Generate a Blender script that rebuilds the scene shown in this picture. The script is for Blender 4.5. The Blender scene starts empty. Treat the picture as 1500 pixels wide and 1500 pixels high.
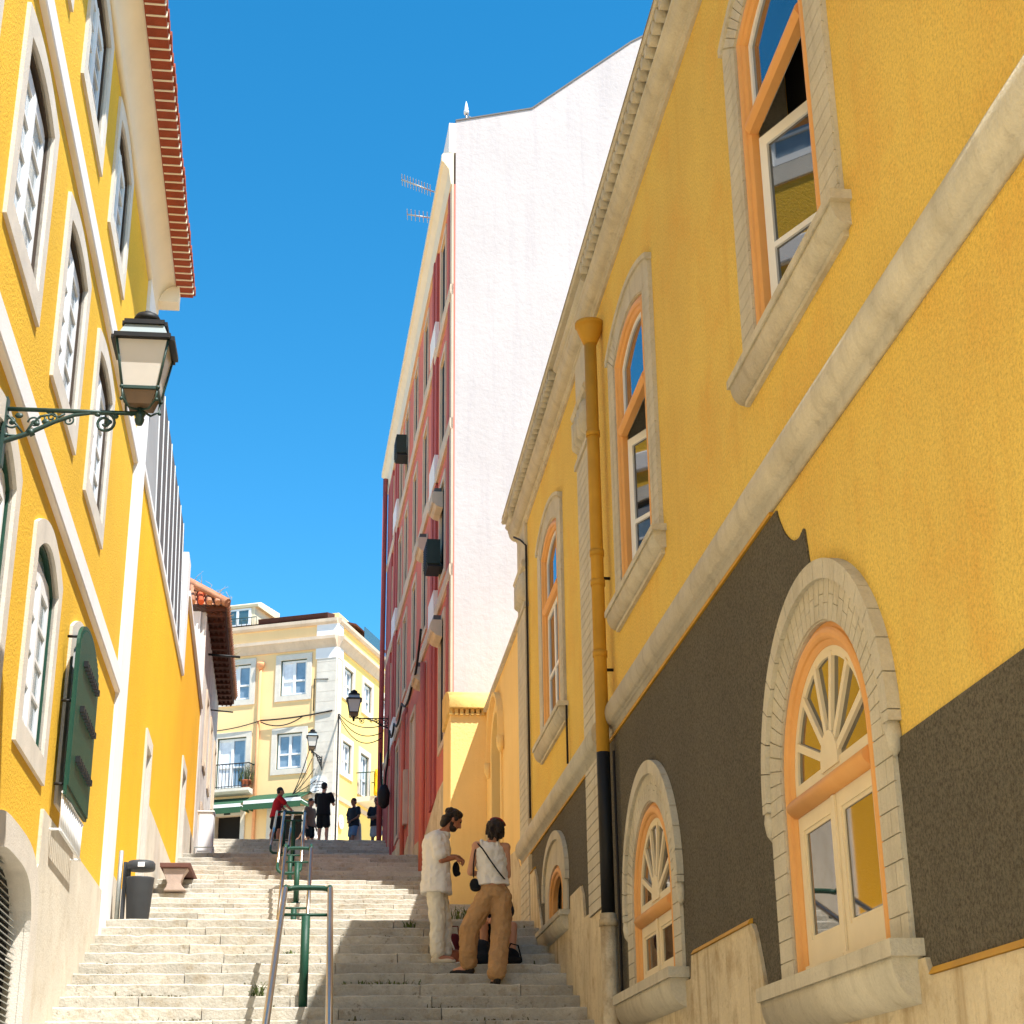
import bpy, bmesh, math, random
from mathutils import Vector as V, Matrix, noise
from mathutils.geometry import delaunay_2d_cdt
random.seed(7)
S = bpy.context.scene
COL = S.collection
pi = math.pi

# ------------------------------------------------------------------ camera
F = 2392.28; PITCH = .376081; ROLL = -.0117715; YAW = .116301
fh = V((math.sin(YAW), math.cos(YAW), 0)); rh = V((math.cos(YAW), -math.sin(YAW), 0)); zz = V((0, 0, 1))
FW = fh*math.cos(PITCH) + zz*math.sin(PITCH)
U0 = -fh*math.sin(PITCH) + zz*math.cos(PITCH)
RT = rh*math.cos(ROLL) + U0*math.sin(ROLL)
UP = -rh*math.sin(ROLL) + U0*math.cos(ROLL)
cd = bpy.data.cameras.new('camera'); cam = bpy.data.objects.new('camera', cd); COL.objects.link(cam)
cd.sensor_width = 36; cd.lens = F/1500*36; cd.clip_start = .05; cd.clip_end = 3000
cam.matrix_world = Matrix(((RT.x, UP.x, -FW.x, 0), (RT.y, UP.y, -FW.y, 0), (RT.z, UP.z, -FW.z, 0), (0, 0, 0, 1)))
S.camera = cam

# ------------------------------------------------------------------ sky, sun, exposure
SUN = V((.35, -.44, 1)).normalized()
w = bpy.data.worlds.new('World'); S.world = w; w.use_nodes = True
nt = w.node_tree; bg = nt.nodes['Background']
sky = nt.nodes.new('ShaderNodeTexSky'); sky.sky_type = 'NISHITA'; sky.sun_disc = False
sky.sun_elevation = math.asin(SUN.z); sky.sun_rotation = math.atan2(SUN.x, SUN.y)
sky.air_density = .72; sky.dust_density = .05; sky.ozone_density = 1.2
hs = nt.nodes.new('ShaderNodeHueSaturation'); hs.inputs['Saturation'].default_value = 1.38; hs.inputs['Hue'].default_value = .485; hs.inputs['Value'].default_value = .415
nt.links.new(sky.outputs[0], hs.inputs['Color']); nt.links.new(hs.outputs[0], bg.inputs['Color'])
bg.inputs['Strength'].default_value = .15
sd = bpy.data.lights.new('sun', 'SUN'); so = bpy.data.objects.new('sun', sd); COL.objects.link(so)
sd.energy = 2.0; sd.angle = math.radians(.5); sd.color = (1, .96, .9)
so.rotation_euler = (-SUN).to_track_quat('-Z', 'Y').to_euler(); so.location = (10, -10, 40)
S.view_settings.view_transform = 'Standard'; S.view_settings.look = 'None'
S.view_settings.exposure = 2.3; S.view_settings.gamma = 1
S.render.engine = 'CYCLES'; S.cycles.max_bounces = 8; S.cycles.diffuse_bounces = 5

# ------------------------------------------------------------------ geometry of the place
def ray(px, py): return FW + RT*((px-750)/F) + UP*((750-py)/F)
def ony(px, py, y): d = ray(px, py); return d*(y/d.y)
class Fr:
    """a facade: s runs along it, z up, n out of it"""
    def __init__(s, o, sd, nd): s.o = V(o); s.sd = V(sd).normalized(); s.nd = V(nd).normalized()
    def P(s, a, z, n=0): q = s.o + s.sd*a + s.nd*n; return V((q.x, q.y, z))
    def at(s, px, py, n=0):
        d = ray(px, py); q = d*((s.o+s.nd*n).dot(s.nd)/d.dot(s.nd)); return ((q-s.o).dot(s.sd), q.z)
RX = 2.62
FR = Fr((RX, 0, 0), (0, 1, 0), (-1, 0, 0))
yl = -.0214264
lsd = V((math.sin(yl), math.cos(yl), 0)); lnd = V((math.cos(yl), -math.sin(yl), 0))
FL = Fr(V((-2.6, 20.3, 0)) - lsd*20.3, lsd, lnd)
psd = V((math.sin(math.radians(-2)), math.cos(math.radians(-2)), 0))
FP = Fr((2.19, 28.2, 0), psd, V((-psd.y, psd.x, 0)))
FX = Fr((0, 28.2, 0), (1, 0, 0), (0, -1, 0))          # gable plane, s = x
t23 = math.radians(23); t70 = math.radians(70)
BC = V((.26, 58, 0))
FBL = Fr(BC, (-math.cos(t23), math.sin(t23), 0), (-math.sin(t23), -math.cos(t23), 0))
FBR = Fr(BC, (math.cos(t70), math.sin(t70), 0), (math.sin(t70), -math.cos(t70), 0))

# ------------------------------------------------------------------ materials
def lin(c):
    return tuple((x/12.92 if x <= .04045 else ((x+.055)/1.055)**2.4) for x in [v/255 for v in c]) + (1,)
MATS = {}
def mat(name, col, rough=.85, var=.12, vscale=1.2, vcol=None, bump=0, bscale=60, stretch=(1, 1, 1), island=0, metal=0, spec=.3, fr=(.35, .75), crack=0, crackscale=.5,
        streak=0, scol=None, speck=0, speckcol=None, ior=None, fine=0, finescale=90):
    m = bpy.data.materials.new(name); m.use_nodes = True; t = m.node_tree; N = t.nodes; L = t.links
    b = N['Principled BSDF']
    c = lin(col) if max(col) > 1 else tuple(col)+(1,)
    b.inputs['Roughness'].default_value = rough; b.inputs['Metallic'].default_value = metal
    b.inputs['Specular IOR Level'].default_value = spec
    if ior: b.inputs['IOR'].default_value = ior
    tc = N.new('ShaderNodeTexCoord'); mp = N.new('ShaderNodeMapping'); mp.inputs['Scale'].default_value = stretch
    L.new(tc.outputs['Object'], mp.inputs[0])
    cur = None
    def rgb(cc): n = N.new('ShaderNodeRGB'); n.outputs[0].default_value = cc; return n.outputs[0]
    def noi(sc, det=5, ro=.6, vec=None):
        n = N.new('ShaderNodeTexNoise'); n.inputs['Scale'].default_value = sc; n.inputs['Detail'].default_value = det
        n.inputs['Roughness'].default_value = ro; L.new(vec or mp.outputs[0], n.inputs['Vector']); return n.outputs['Fac']
    def ramp(f, a, bb):
        n = N.new('ShaderNodeMapRange'); n.inputs[1].default_value = a; n.inputs[2].default_value = bb; L.new(f, n.inputs[0]); return n.outputs[0]
    def mix(f, a, bb, mode='MIX'):
        n = N.new('ShaderNodeMix'); n.data_type = 'RGBA'; n.blend_type = mode
        if isinstance(f, float): n.inputs[0].default_value = f
        else: L.new(f, n.inputs[0])
        L.new(a, n.inputs[6]); L.new(bb, n.inputs[7]); return n.outputs[2]
    def mul(f, k):
        n = N.new('ShaderNodeMath'); n.operation = 'MULTIPLY'; L.new(f, n.inputs[0]); n.inputs[1].default_value = k; return n.outputs[0]
    cur = rgb(c)
    if var:
        dk = tuple(x*(1-var) for x in c[:3])+(1,); lt = tuple(min(1, x*(1+var)) for x in c[:3])+(1,)
        cur = mix(ramp(noi(vscale), .3, .7), rgb(dk), rgb(lt))
    if vcol: cur = mix(mul(ramp(noi(vscale*2.3, 7, .7), .5, .72), .75), cur, rgb(lin(vcol)))
    if fine:
        cur = mix(mul(ramp(noi(finescale, 3, .8), *fr), fine), cur, rgb(tuple(x*.35 for x in c[:3])+(1,)))
    if streak:
        mp2 = N.new('ShaderNodeMapping'); mp2.inputs['Scale'].default_value = (6, 6, .35); L.new(tc.outputs['Object'], mp2.inputs[0])
        cur = mix(mul(ramp(noi(1.1, 6, .65, mp2.outputs[0]), .5, .75), streak), cur, rgb(lin(scol)))
    if speck:
        cur = mix(mul(ramp(noi(14, 8, .75), .58, .66), speck), cur, rgb(lin(speckcol)))
    if crack:
        wn = N.new('ShaderNodeTexNoise'); wn.inputs['Scale'].default_value = 2.5; wn.inputs['Detail'].default_value = 6; L.new(mp.outputs[0], wn.inputs['Vector'])
        ad = N.new('ShaderNodeVectorMath'); ad.operation = 'MULTIPLY_ADD'; ad.inputs[1].default_value = (.5, .5, .5); L.new(wn.outputs['Color'], ad.inputs[0]); L.new(mp.outputs[0], ad.inputs[2])
        vo = N.new('ShaderNodeTexVoronoi'); vo.feature = 'DISTANCE_TO_EDGE'; vo.inputs['Scale'].default_value = crackscale; L.new(ad.outputs[0], vo.inputs['Vector'])
        cm = N.new('ShaderNodeMath'); cm.operation = 'MULTIPLY'; L.new(ramp(vo.outputs['Distance'], .004, .0005), cm.inputs[0]); L.new(ramp(noi(.9, 3), .52, .6), cm.inputs[1])
        cur = mix(mul(cm.outputs[0], crack), cur, rgb(tuple(x*.4 for x in c[:3])+(1,)))
    if island:
        g = N.new('ShaderNodeNewGeometry'); r = ramp(g.outputs['Random Per Island'], 0, 1)
        n = N.new('ShaderNodeMapRange'); n.inputs[3].default_value = 1-island; n.inputs[4].default_value = 1+island*.6; L.new(r, n.inputs[0])
        mm = N.new('ShaderNodeVectorMath'); mm.operation = 'SCALE'; L.new(cur, mm.inputs[0]); L.new(n.outputs[0], mm.inputs['Scale']); cur = mm.outputs[0]
    L.new(cur, b.inputs['Base Color'])
    if bump:
        bp = N.new('ShaderNodeBump'); bp.inputs['Strength'].default_value = bump; bp.inputs['Distance'].default_value = .02
        L.new(noi(bscale, 4, .65), bp.inputs['Height']); L.new(bp.outputs[0], b.inputs['Normal'])
    MATS[name] = m
    return m
YL_ = mat('yellow_stucco_sunlit_street_side', (234, 184, 52), .9, .06, .8, bump=.6, bscale=40, fine=.28, finescale=48, fr=(.42, .7), streak=.10, scol=(222, 160, 44))
YL2 = mat('yellow_stucco_deep', (240, 178, 26), .9, .07, .5, bump=.6, bscale=30, fine=.10, finescale=40, streak=.15, scol=(226, 160, 40))
YR = mat('ochre_yellow_stucco', (252, 210, 104), .92, .10, .6, vcol=(246, 192, 88), crack=.2, crackscale=.3, bump=1.0, bscale=42, fine=.5, finescale=52, fr=(.42, .7), streak=.22, scol=(214, 160, 66), speck=.10, speckcol=(190, 140, 60))
STL = mat('pale_limestone', (214, 205, 190), .85, .1, 3, bump=.3, bscale=60, fine=.15, finescale=70)
WHT = mat('white_plaster', (232, 228, 224), .85, .04, 2, bump=.2, bscale=50)
GAB = mat('gable_render', (190, 181, 177), .9, .06, .35,  bump=.5, bscale=9, speck=.2, speckcol=(160, 148, 146), streak=.4, scol=(166, 158, 160))
WPT = mat('white_paint', (232, 232, 230), .45, .03, 3)
CRP = mat('cream_paint', (226, 210, 176), .5, .05, 3, bump=.1, bscale=40)
STR = mat('grey_beige_cast_stone', (206, 197, 174), .85, .12, 2.5, bump=.5, bscale=40, fine=.24, finescale=60, streak=.5, scol=(150, 138, 114), speck=.2, speckcol=(120, 108, 86))
ORG = mat('orange_frame_paint', (224, 164, 96), .55, .06, 3, streak=.15, scol=(200, 125, 50))
DRK = mat('rough_dark_render', (118, 110, 92), .95, .10, 1.2, bump=1.4, bscale=50, fine=.95, finescale=58, fr=(.40, .66))
DAD = mat('stained_plaster_base', (216, 200, 166), .9, .12, 1.5, vcol=(160, 132, 92), bump=.6, bscale=25, fine=.2, finescale=50, streak=.8, scol=(140, 110, 66), speck=.3, speckcol=(110, 95, 70))
DAL = mat('old_limestone_base', (205, 196, 178), .9, .1, 1.4, vcol=(186, 172, 148), bump=.3, bscale=30, speck=.25, speckcol=(165, 152, 130))
STN = mat('worn_limestone_steps', (188, 182, 168), .88, .18, 2.6, vcol=(160, 142, 112), bump=.7, bscale=20, island=.2, speck=.65, speckcol=(104, 94, 74), fine=.28, finescale=34)
GLS = mat('window_glass', (.012, .015, .018), .02, 0, spec=.8, ior=2.1)
DKI = mat('interior_shade_paint', (30, 26, 22), .9, .05)  # near-black colour stands in for unlit depth behind openings
GRN = mat('dark_green_paint', (24, 66, 50), .5, .12, 4, bump=.15, bscale=30)
GRM = mat('green_cast_iron', (36, 62, 54), .45, .1, 8, spec=.5)
BLK = mat('black_iron', (28, 28, 28), .55, .1, 5)
STE = mat('brushed_steel', (175, 172, 165), .28, .06, 6, metal=1)
ZNC = mat('grey_zinc', (92, 87, 82), .6, .08, .6, spec=.4)
ZN2 = mat('grey_panel', (150, 148, 146), .7, .15, .5)
TIL = mat('red_clay_tile', (150, 70, 46), .9, .18, 6, bump=.3, bscale=40)
TLO = mat('old_clay_tile', (178, 128, 100), .92, .25, 3, vcol=(130, 100, 78), bump=.5, bscale=40)
TLN = mat('new_clay_tile', (205, 96, 62), .9, .12, 6)
TLB = mat('bleached_tile', (196, 180, 148), .9, .18, 5, bump=.4, bscale=40)
COV = mat('cream_cove_plaster', (238, 224, 198), .85, .05, 1.5)
RED = mat('oxide_red_stucco', (172, 86, 80), .9, .1, .8, bump=.3, bscale=40)
REL = mat('salmon_red_stucco', (206, 116, 98), .9, .1, .6, bump=.3, bscale=40, streak=.25, scol=(180, 80, 58))
BGS = mat('beige_stone', (205, 184, 160), .88, .1, 2, bump=.2, bscale=40, streak=.3, scol=(160, 140, 118))
PEA = mat('peach_yellow_stucco', (246, 208, 150), .9, .06, .4, bump=.2, bscale=40, streak=.2, scol=(236, 194, 140))
YBR = mat('warm_yellow_stucco', (246, 212, 122), .9, .06, .4, bump=.2, bscale=40)
YAN = mat('annex_yellow_stucco', (246, 210, 136), .9, .07, .6, bump=.5, bscale=35, streak=.2, scol=(214, 172, 98))
OLD = mat('peeling_white_plaster', (222, 212, 200), .92, .12, .9, vcol=(170, 156, 140), bump=.5, bscale=20, streak=.5, scol=(150, 138, 124))
BRN = mat('brown_eave_boards', (88, 52, 40), .9, .15, 3)
AWN = mat('green_awning_canvas', (48, 84, 58), .85, .1, 2)
BIN = mat('charcoal_plastic', (58, 60, 62), .55, .08, 8)
GAL = mat('galvanised_steel', (165, 168, 162), .45, .12, 8, metal=.6)
FRG = mat('frosted_lamp_glass', (204, 198, 188), .35, .05, 4)
FRG2 = mat('pale_lamp_hood_glass', (150, 162, 164), .3, .05, 4)
BNC = mat('bench_stone', (176, 156, 142), .9, .12, 5, bump=.3, bscale=40)
BNT = mat('red_brown_bench_top', (104, 70, 60), .85, .1, 5)
CAB = mat('cabinet_grey_white', (222, 222, 222), .5, .04, 3)
LEAF = mat('weed_leaf', (86, 100, 48), .8, .3, 20)
LEAD = mat('dry_grass', (170, 150, 100), .9, .2, 10)
POT = mat('terracotta', (176, 98, 66), .9, .1, 8)
YCL = mat('yellow_cloth', (250, 196, 20), .8, .1, 8)
ASP = mat('ground_paving', (196, 184, 160), .92, .15, 1.5, bump=.3, bscale=25)  # pale tone set to bounce sun onto the right-hand wall
CBL = mat('cable_black', (34, 30, 28), .7, 0)
DPY = mat('mustard_pipe_paint', (196, 146, 44), .6, .12, 3, streak=.3, scol=(150, 108, 36))
SIGN = mat('enamel_white_sign', (235, 232, 226), .5, .03, 6)
INK = mat('faded_sign_ink', (120, 116, 112), .8, 0)
CUR = mat('white_curtain', (225, 228, 232), .8, .1, 8)
TEAL = mat('teal_glass', (70, 92, 92), .1, .05, 3, spec=.8, ior=1.8)

# ------------------------------------------------------------------ mesh building
class MB:
    def __init__(s): s.v = []; s.f = []; s.m = []; s.sm = []
    def face(s, idx, mi=0, sm=False): s.f.append(tuple(idx)); s.m.append(mi); s.sm.append(sm)
    def add(s, pts, faces, mi=0, sm=False):
        o = len(s.v); s.v += [V(p) for p in pts]
        for f in faces: s.face([i+o for i in f], mi, sm)
    def hexa(s, p8, mi=0):
        s.add(p8, [(0, 3, 2, 1), (4, 5, 6, 7), (0, 1, 5, 4), (1, 2, 6, 5), (2, 3, 7, 6), (3, 0, 4, 7)], mi)
    def box(s, a, b, mi=0):
        x0, y0, z0 = a; x1, y1, z1 = b
        s.hexa([(x0, y0, z0), (x1, y0, z0), (x1, y1, z0), (x0, y1, z0), (x0, y0, z1), (x1, y0, z1), (x1, y1, z1), (x0, y1, z1)], mi)
    def fbox(s, fr, s0, s1, z0, z1, n0, n1, mi=0):
        P = fr.P
        s.hexa([P(s0, z0, n0), P(s1, z0, n0), P(s1, z0, n1), P(s0, z0, n1), P(s0, z1, n0), P(s1, z1, n0), P(s1, z1, n1), P(s0, z1, n1)], mi)
    def prism(s, fr, poly, n0, n1, mi=0, sm=False):
        k = len(poly); pts = [fr.P(a, z, n0) for a, z in poly] + [fr.P(a, z, n1) for a, z in poly]
        s.add(pts, [tuple(range(k))[::-1], tuple(range(k, 2*k))], mi)
        s.add(pts, [(i, (i+1) % k, (i+1) % k+k, i+k) for i in range(k)], mi, sm)
    def plate(s, fr, outer, holes, n0, n1, mi=0, rmi=None):
        """flat panel with holes, front at n1, back at n0"""
        if rmi is None: rmi = mi
        verts = []; edges = []
        for lp in [outer]+list(holes):
            o = len(verts); verts += [V((a, b)) for a, b in lp]; edges += [(o+i, o+(i+1) % len(lp)) for i in range(len(lp))]
        vs, es, fs, *_ = delaunay_2d_cdt(verts, edges, [], 0, 1e-6)
        def inside(p, lp):
            c = False; j = len(lp)-1
            for i in range(len(lp)):
                (xi, yi), (xj, yj) = lp[i], lp[j]
                if (yi > p[1]) != (yj > p[1]) and p[0] < (xj-xi)*(p[1]-yi)/(yj-yi)+xi: c = not c
                j = i
            return c
        keep = []
        for f in fs:
            c = sum((vs[i] for i in f), V((0, 0)))/len(f)
            if inside(c, outer) and not any(inside(c, h) for h in holes): keep.append(tuple(f))
        s.add([fr.P(p[0], p[1], n1) for p in vs], keep, mi)
        for k, lp in enumerate([outer]+list(holes)):
            n = len(lp)
            s.add([fr.P(a, z, n0) for a, z in lp]+[fr.P(a, z, n1) for a, z in lp], [(i, (i+1) % n, (i+1) % n+n, i+n) for i in range(n)], mi if k == 0 else rmi)
    def sweep_line(s, fr, s0, s1, prof, mi=0, sm=False):
        """profile [(n,z)] closed, pulled along the facade"""
        k = len(prof); pts = [fr.P(s0, z, n) for n, z in prof]+[fr.P(s1, z, n) for n, z in prof]
        s.add(pts, [tuple(range(k)), tuple(range(k, 2*k))[::-1]], mi)
        s.add(pts, [(i, i+k, (i+1) % k+k, (i+1) % k) for i in range(k)], mi, sm)
    def sweep2(s, fr, path, prof, mi=0, closed=False, sm=False, pclosed=True):
        n = len(path); k = len(prof); rings = []
        for i in range(n):
            p = V(path[i])
            a = V(path[i-1]) if (i > 0 or closed) else p; b = V(path[(i+1) % n]) if (i < n-1 or closed) else p
            d1 = (p-a).normalized() if (p-a).length > 1e-9 else (b-p).normalized(); d2 = (b-p).normalized() if (b-p).length > 1e-9 else d1
            n1 = V((-d1.y, d1.x)); n2 = V((-d2.y, d2.x)); m = (n1+n2)
            m = m.normalized() if m.length > 1e-6 else n1
            m = m/max(.5, m.dot(n1)); rings.append([fr.P(p.x+m.x*u, p.y+m.y*u, nn) for u, nn in prof])
        pts = [q for r in rings for q in r]; fs = []
        for i in range(n if closed else n-1):
            j = (i+1) % n
            for q in range(k if pclosed else k-1): fs.append((i*k+q, i*k+(q+1) % k, j*k+(q+1) % k, j*k+q))
        s.add(pts, fs, mi, sm)
        if not closed: s.add(pts, [tuple(range(k))[::-1], tuple(range((n-1)*k, n*k))], mi)
    def tube(s, pts, r, mi=0, seg=8, sm=True, cap=True):
        pts = [V(p) for p in pts]; n = len(pts); rr = r if isinstance(r, (list, tuple)) else [r]*n
        up = V((0, 0, 1)); rings = []
        d0 = (pts[1]-pts[0]).normalized(); x = d0.cross(up)
        if x.length < 1e-3: x = V((1, 0, 0))
        x.normalize()
        for i in range(n):
            d = ((pts[i+1]-pts[i-1]) if 0 < i < n-1 else (pts[1]-pts[0] if i == 0 else pts[-1]-pts[-2])).normalized()
            x = (x-d*x.dot(d)); x = x.normalized() if x.length > 1e-6 else d.orthogonal().normalized(); y = d.cross(x)
            rings.append([pts[i]+(x*math.cos(2*pi*j/seg)+y*math.sin(2*pi*j/seg))*rr[i] for j in range(seg)])
        P = [q for r_ in rings for q in r_]; fs = []
        for i in range(n-1):
            for j in range(seg): fs.append((i*seg+j, i*seg+(j+1) % seg, (i+1)*seg+(j+1) % seg, (i+1)*seg+j))
        s.add(P, fs, mi, sm)
        if cap: s.add(P, [tuple(range(seg))[::-1], tuple(range((n-1)*seg, n*seg))], mi)
    def lathe(s, c, prof, mi=0, seg=16, sm=True):
        c = V(c); k = len(prof); P = [c+V((r*math.cos(2*pi*j/seg), r*math.sin(2*pi*j/seg), z)) for r, z in prof for j in range(seg)]
        s.add(P, [(i*seg+j, i*seg+(j+1) % seg, (i+1)*seg+(j+1) % seg, (i+1)*seg+j) for i in range(k-1) for j in range(seg)], mi, sm)
        s.add(P, [tuple(range(seg))[::-1], tuple(range((k-1)*seg, k*seg))], mi)
    def frustum(s, c, w0, w1, z0, z1, mi=0):
        x, y = c; s.hexa([(x-w0/2, y-w0/2, z0), (x+w0/2, y-w0/2, z0), (x+w0/2, y+w0/2, z0), (x-w0/2, y+w0/2, z0), (x-w1/2, y-w1/2, z1), (x+w1/2, y-w1/2, z1), (x+w1/2, y+w1/2, z1), (x-w1/2, y+w1/2, z1)], mi)
    def ball(s, c, r, mi=0, seg=12, rings=8):
        c = V(c); r = r if isinstance(r, (tuple, list)) else (r, r, r)
        pr = [(math.sin(pi*i/rings), -math.cos(pi*i/rings)) for i in range(rings+1)]
        P = [c+V((r[0]*a*math.cos(2*pi*j/seg), r[1]*a*math.sin(2*pi*j/seg), r[2]*b)) for a, b in pr for j in range(seg)]
        s.add(P, [(i*seg+j, i*seg+(j+1) % seg, (i+1)*seg+(j+1) % seg, (i+1)*seg+j) for i in range(rings) for j in range(seg)], mi, True)
    def build(s, name, mats, parent=None, bevel=0):
        if not isinstance(mats, (list, tuple)): mats = [mats]
        off = root_loc(parent) if parent else V((0, 0, 0))
        if parent is None:
            xs = [p.x for p in s.v]; ys = [p.y for p in s.v]; off = V(((min(xs)+max(xs))/2, (min(ys)+max(ys))/2, min(p.z for p in s.v)))
        me = bpy.data.meshes.new(name); me.from_pydata([p-off for p in s.v], [], s.f)
        for m in mats: me.materials.append(m)
        for p, mi, sm in zip(me.polygons, s.m, s.sm): p.material_index = mi; p.use_smooth = sm
        me.validate()
        b = bmesh.new(); b.from_mesh(me); bmesh.ops.remove_doubles(b, verts=b.verts, dist=1e-5); bmesh.ops.recalc_face_normals(b, faces=b.faces); b.to_mesh(me); b.free()
        o = bpy.data.objects.new(name, me); COL.objects.link(o)
        if parent: o.parent = parent
        else: o.location = off
        if bevel:
            md = o.modifiers.new('bevel', 'BEVEL'); md.width = bevel; md.segments = 2; md.limit_method = 'ANGLE'; md.angle_limit = math.radians(40)
        return o
def root_loc(o):
    p = V((0, 0, 0))
    while o: p = p+o.location; o = o.parent
    return p
def thing(name, label, cat, loc, group=None):
    o = bpy.data.objects.new(name, None); COL.objects.link(o); o.location = loc; o['label'] = label; o['category'] = cat
    if group: o['group'] = group
    o.empty_display_size = .2
    return o
def tag(o, label, cat, group=None):
    o['label'] = label; o['category'] = cat
    if group: o['group'] = group
    return o
def struct(o): o['kind'] = 'structure'; return o
def copy_tree(o, parent=None):
    c = o.copy(); COL.objects.link(c)
    if parent: c.parent = parent
    for ch in list(o.children): copy_tree(ch, c)
    return c

# arches ------------------------------------------------------------
def arcp(mode, c, hw, zs, rise, u):
    if mode == 'ell':
        t = pi*u; return (c+hw*math.cos(t), zs+rise*math.sin(t))
    if mode == 'rnd':                                  # basket arch: flat crown, rounded shoulders
        t = pi*u; cc = math.cos(t); ss = math.sin(t); k = .62
        return (c+hw*math.copysign(abs(cc)**k, cc), zs+rise*abs(ss)**k)
    x = 1-2*u; return (c+hw*x, zs+rise*(1-x*x))
def arch_loop(mode, c, hw, zb, zs, rise, n=24):
    return [(c-hw, zb), (c+hw, zb)] + [arcp(mode, c, hw, zs, rise, i/n) for i in range(n+1)]
def arch_path(mode, c, hw, zb, zs, rise, n=24):
    return [(c+hw, zb)] + [arcp(mode, c, hw, zs, rise, i/n) for i in range(n+1)] + [(c-hw, zb)]
def rect(a, b, z0, z1): return [(a, z0), (b, z0), (b, z1), (a, z1)]
# ------------------------------------------------------------------ ground and stairs
def leftx(y): return (FL.P(y, 0)).x
FLIGHTS = [(15.9-.44*18, -1.5, 28, .15, .44), (24.1, 2.697, 14, .118, .29), (30.5, 4.35, 10, .15, .4), (38.8, 5.85, 13, .154, .4)]
def floor_z(y):
    z = -1.653
    for y0, z0, n, r, t in FLIGHTS:
        if y >= y0: k = min(n, int((y-y0)/t)+1); z = z0+k*r if y0 != FLIGHTS[0][0] else -1.653+.15*min(29, int((y-y0)/t)+1)
    return z
# flight one: riser k at y=15.9+.44k, top 1.197+.15k
def f1(k): return 15.9+.44*k, 1.197+.15*k
st = MB(); rnd = random.Random(3)
def slab_row(y0, y1, ztop, h, x0, x1):
    """one step: stone blocks side by side with open joints"""
    x = x0; first = True
    while x < x1-.01:
        L = rnd.uniform(.75, 1.7)
        if x1-(x+L) < .5: L = x1-x
        a = x+.004; b = min(x+L, x1)-.004; dz = rnd.uniform(-.007, .005); dy = rnd.uniform(-.008, .008); tl = rnd.uniform(-.006, .006)
        nx = max(2, int((b-a)/.09)); front = []
        for i in range(nx+1):
            xx = a+(b-a)*i/nx
            wob = noise.noise((xx*3.1, y0*2.3, ztop))*.014
            front.append((xx, y0+dy+wob, ztop+dz+tl*i/nx+noise.noise((xx*4, y0*5+9, 1))*.012-max(0, noise.noise((xx*7, y0*3, 5))-.35)*.05))
        for i in range(nx):
            p, q = front[i], front[i+1]; bz = ztop-h
            c = .012
            o = len(st.v)
            pts = [(p[0], p[1], bz), (q[0], q[1], bz), (p[0], p[1], p[2]-c), (q[0], q[1], q[2]-c), (p[0], p[1]+c, p[2]), (q[0], q[1]+c, q[2]), (p[0], y1, ztop+dz), (q[0], y1, ztop+dz)]
            fs = [(0, 1, 3, 2), (2, 3, 5, 4), (4, 5, 7, 6)]
            if i == 0: fs.append((0, 2, 4, 6))
            if i == nx-1: fs.append((1, 7, 5, 3))
            st.add(pts, fs, 0)
        x += L
for k in range(-18, 11):
    y, z = f1(k); y1 = f1(k+1)[0]+.05 if k < 10 else 24.2
    slab_row(y, y1, z, .2, leftx(y)-.05, RX+.02)
for (y0, z0, n, r, t), yend in ((FLIGHTS[1], 30.6), (FLIGHTS[2], 38.9), (FLIGHTS[3], 45.5)):
    for k in range(n):
        ya = y0+t*k; z = z0+r*(k+1)
        x1 = RX if ya < 28.2 else min(RX, FP.P(ya-28.2, 0).x+.02) if ya < 44.5 else 4
        slab_row(ya, ya+t+.05 if k < n-1 else yend, z, r+.05, leftx(ya)-.3, x1)
struct(st.build('stairs', STN))
g = MB()
yb = f1(-18)[0]
def quad(pts): g.add(pts, [tuple(range(len(pts)))], 0)
quad([(-40, -40, -1.66), (40, -40, -1.66), (40, yb+.1, -1.66), (-40, yb+.1, -1.66)])
prof = [(yb, -1.66), (16, .9), (20.2, 2.45), (24.1, 2.5), (28.2, 4.1), (30.2, 4.2), (34.2, 5.6), (38.8, 5.7), (44, 7.6), (45.4, 7.83), (58, 9.5), (70, 10.2), (400, 12), (1500, 12)]
for (a, za), (b, zb) in zip(prof, prof[1:]):
    for xa, xb in ((-900, -40), (-40, 40), (40, 900)) if a >= 70 else ((-40, 40),):
        quad([(xa, a, za), (xb, a, za), (xb, b, zb), (xa, b, zb)])
struct(g.build('ground', ASP))

# ------------------------------------------------------------------ right-hand ochre building
RB = thing('ochre_building', 'long ochre yellow building with arched stone-framed windows and dark patched lower wall on the right', 'building', (RX+2, 10, -1.6))
Y0, Y1 = 3.7, 21.5  # near end stops short, out of view, shaped to let sun reach the ground
A3 = 18.42
UPW = [(8.17, 4.66, True), (13.0, 4.66, True), (18.42, 4.66, False)]
LOW = [(8.22, .87, .80), (12.95, 1.25, .80)]
holes = [arch_loop('seg', c, .72, zb, 6.97, .18) for c, zb, _ in UPW] + [arch_loop('ell', c, hw, zb, 1.90, .74) for c, zb, hw in LOW] + [arch_loop('ell', A3, .58, 2.45, 2.7, .34)]
m = MB(); m.plate(FR, rect(Y0, Y1, -1.7, 8.5), holes, -.3, 0, 0, 1)
wall = m.build('wall', [YR, STR], RB)
m = MB(); m.box((RX+.3, Y0, -1.7), (RX+8, Y1-.02, 8.4), 0); m.build('core', YR, RB)
# gable end wall above the annex
# roof
m = MB(); m.add([(RX-.25, Y0, 8.47), (RX-.25, Y1+.1, 8.47), (RX+4, Y1+.1, 10.6), (RX+4, Y0, 10.6), (RX+9, Y0, 8.5), (RX+9, Y1+.1, 8.5)], [(0, 1, 2, 3), (3, 2, 5, 4), (1, 5, 2), (0, 3, 4)], 0); m.build('roof', TLB, RB)

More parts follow.
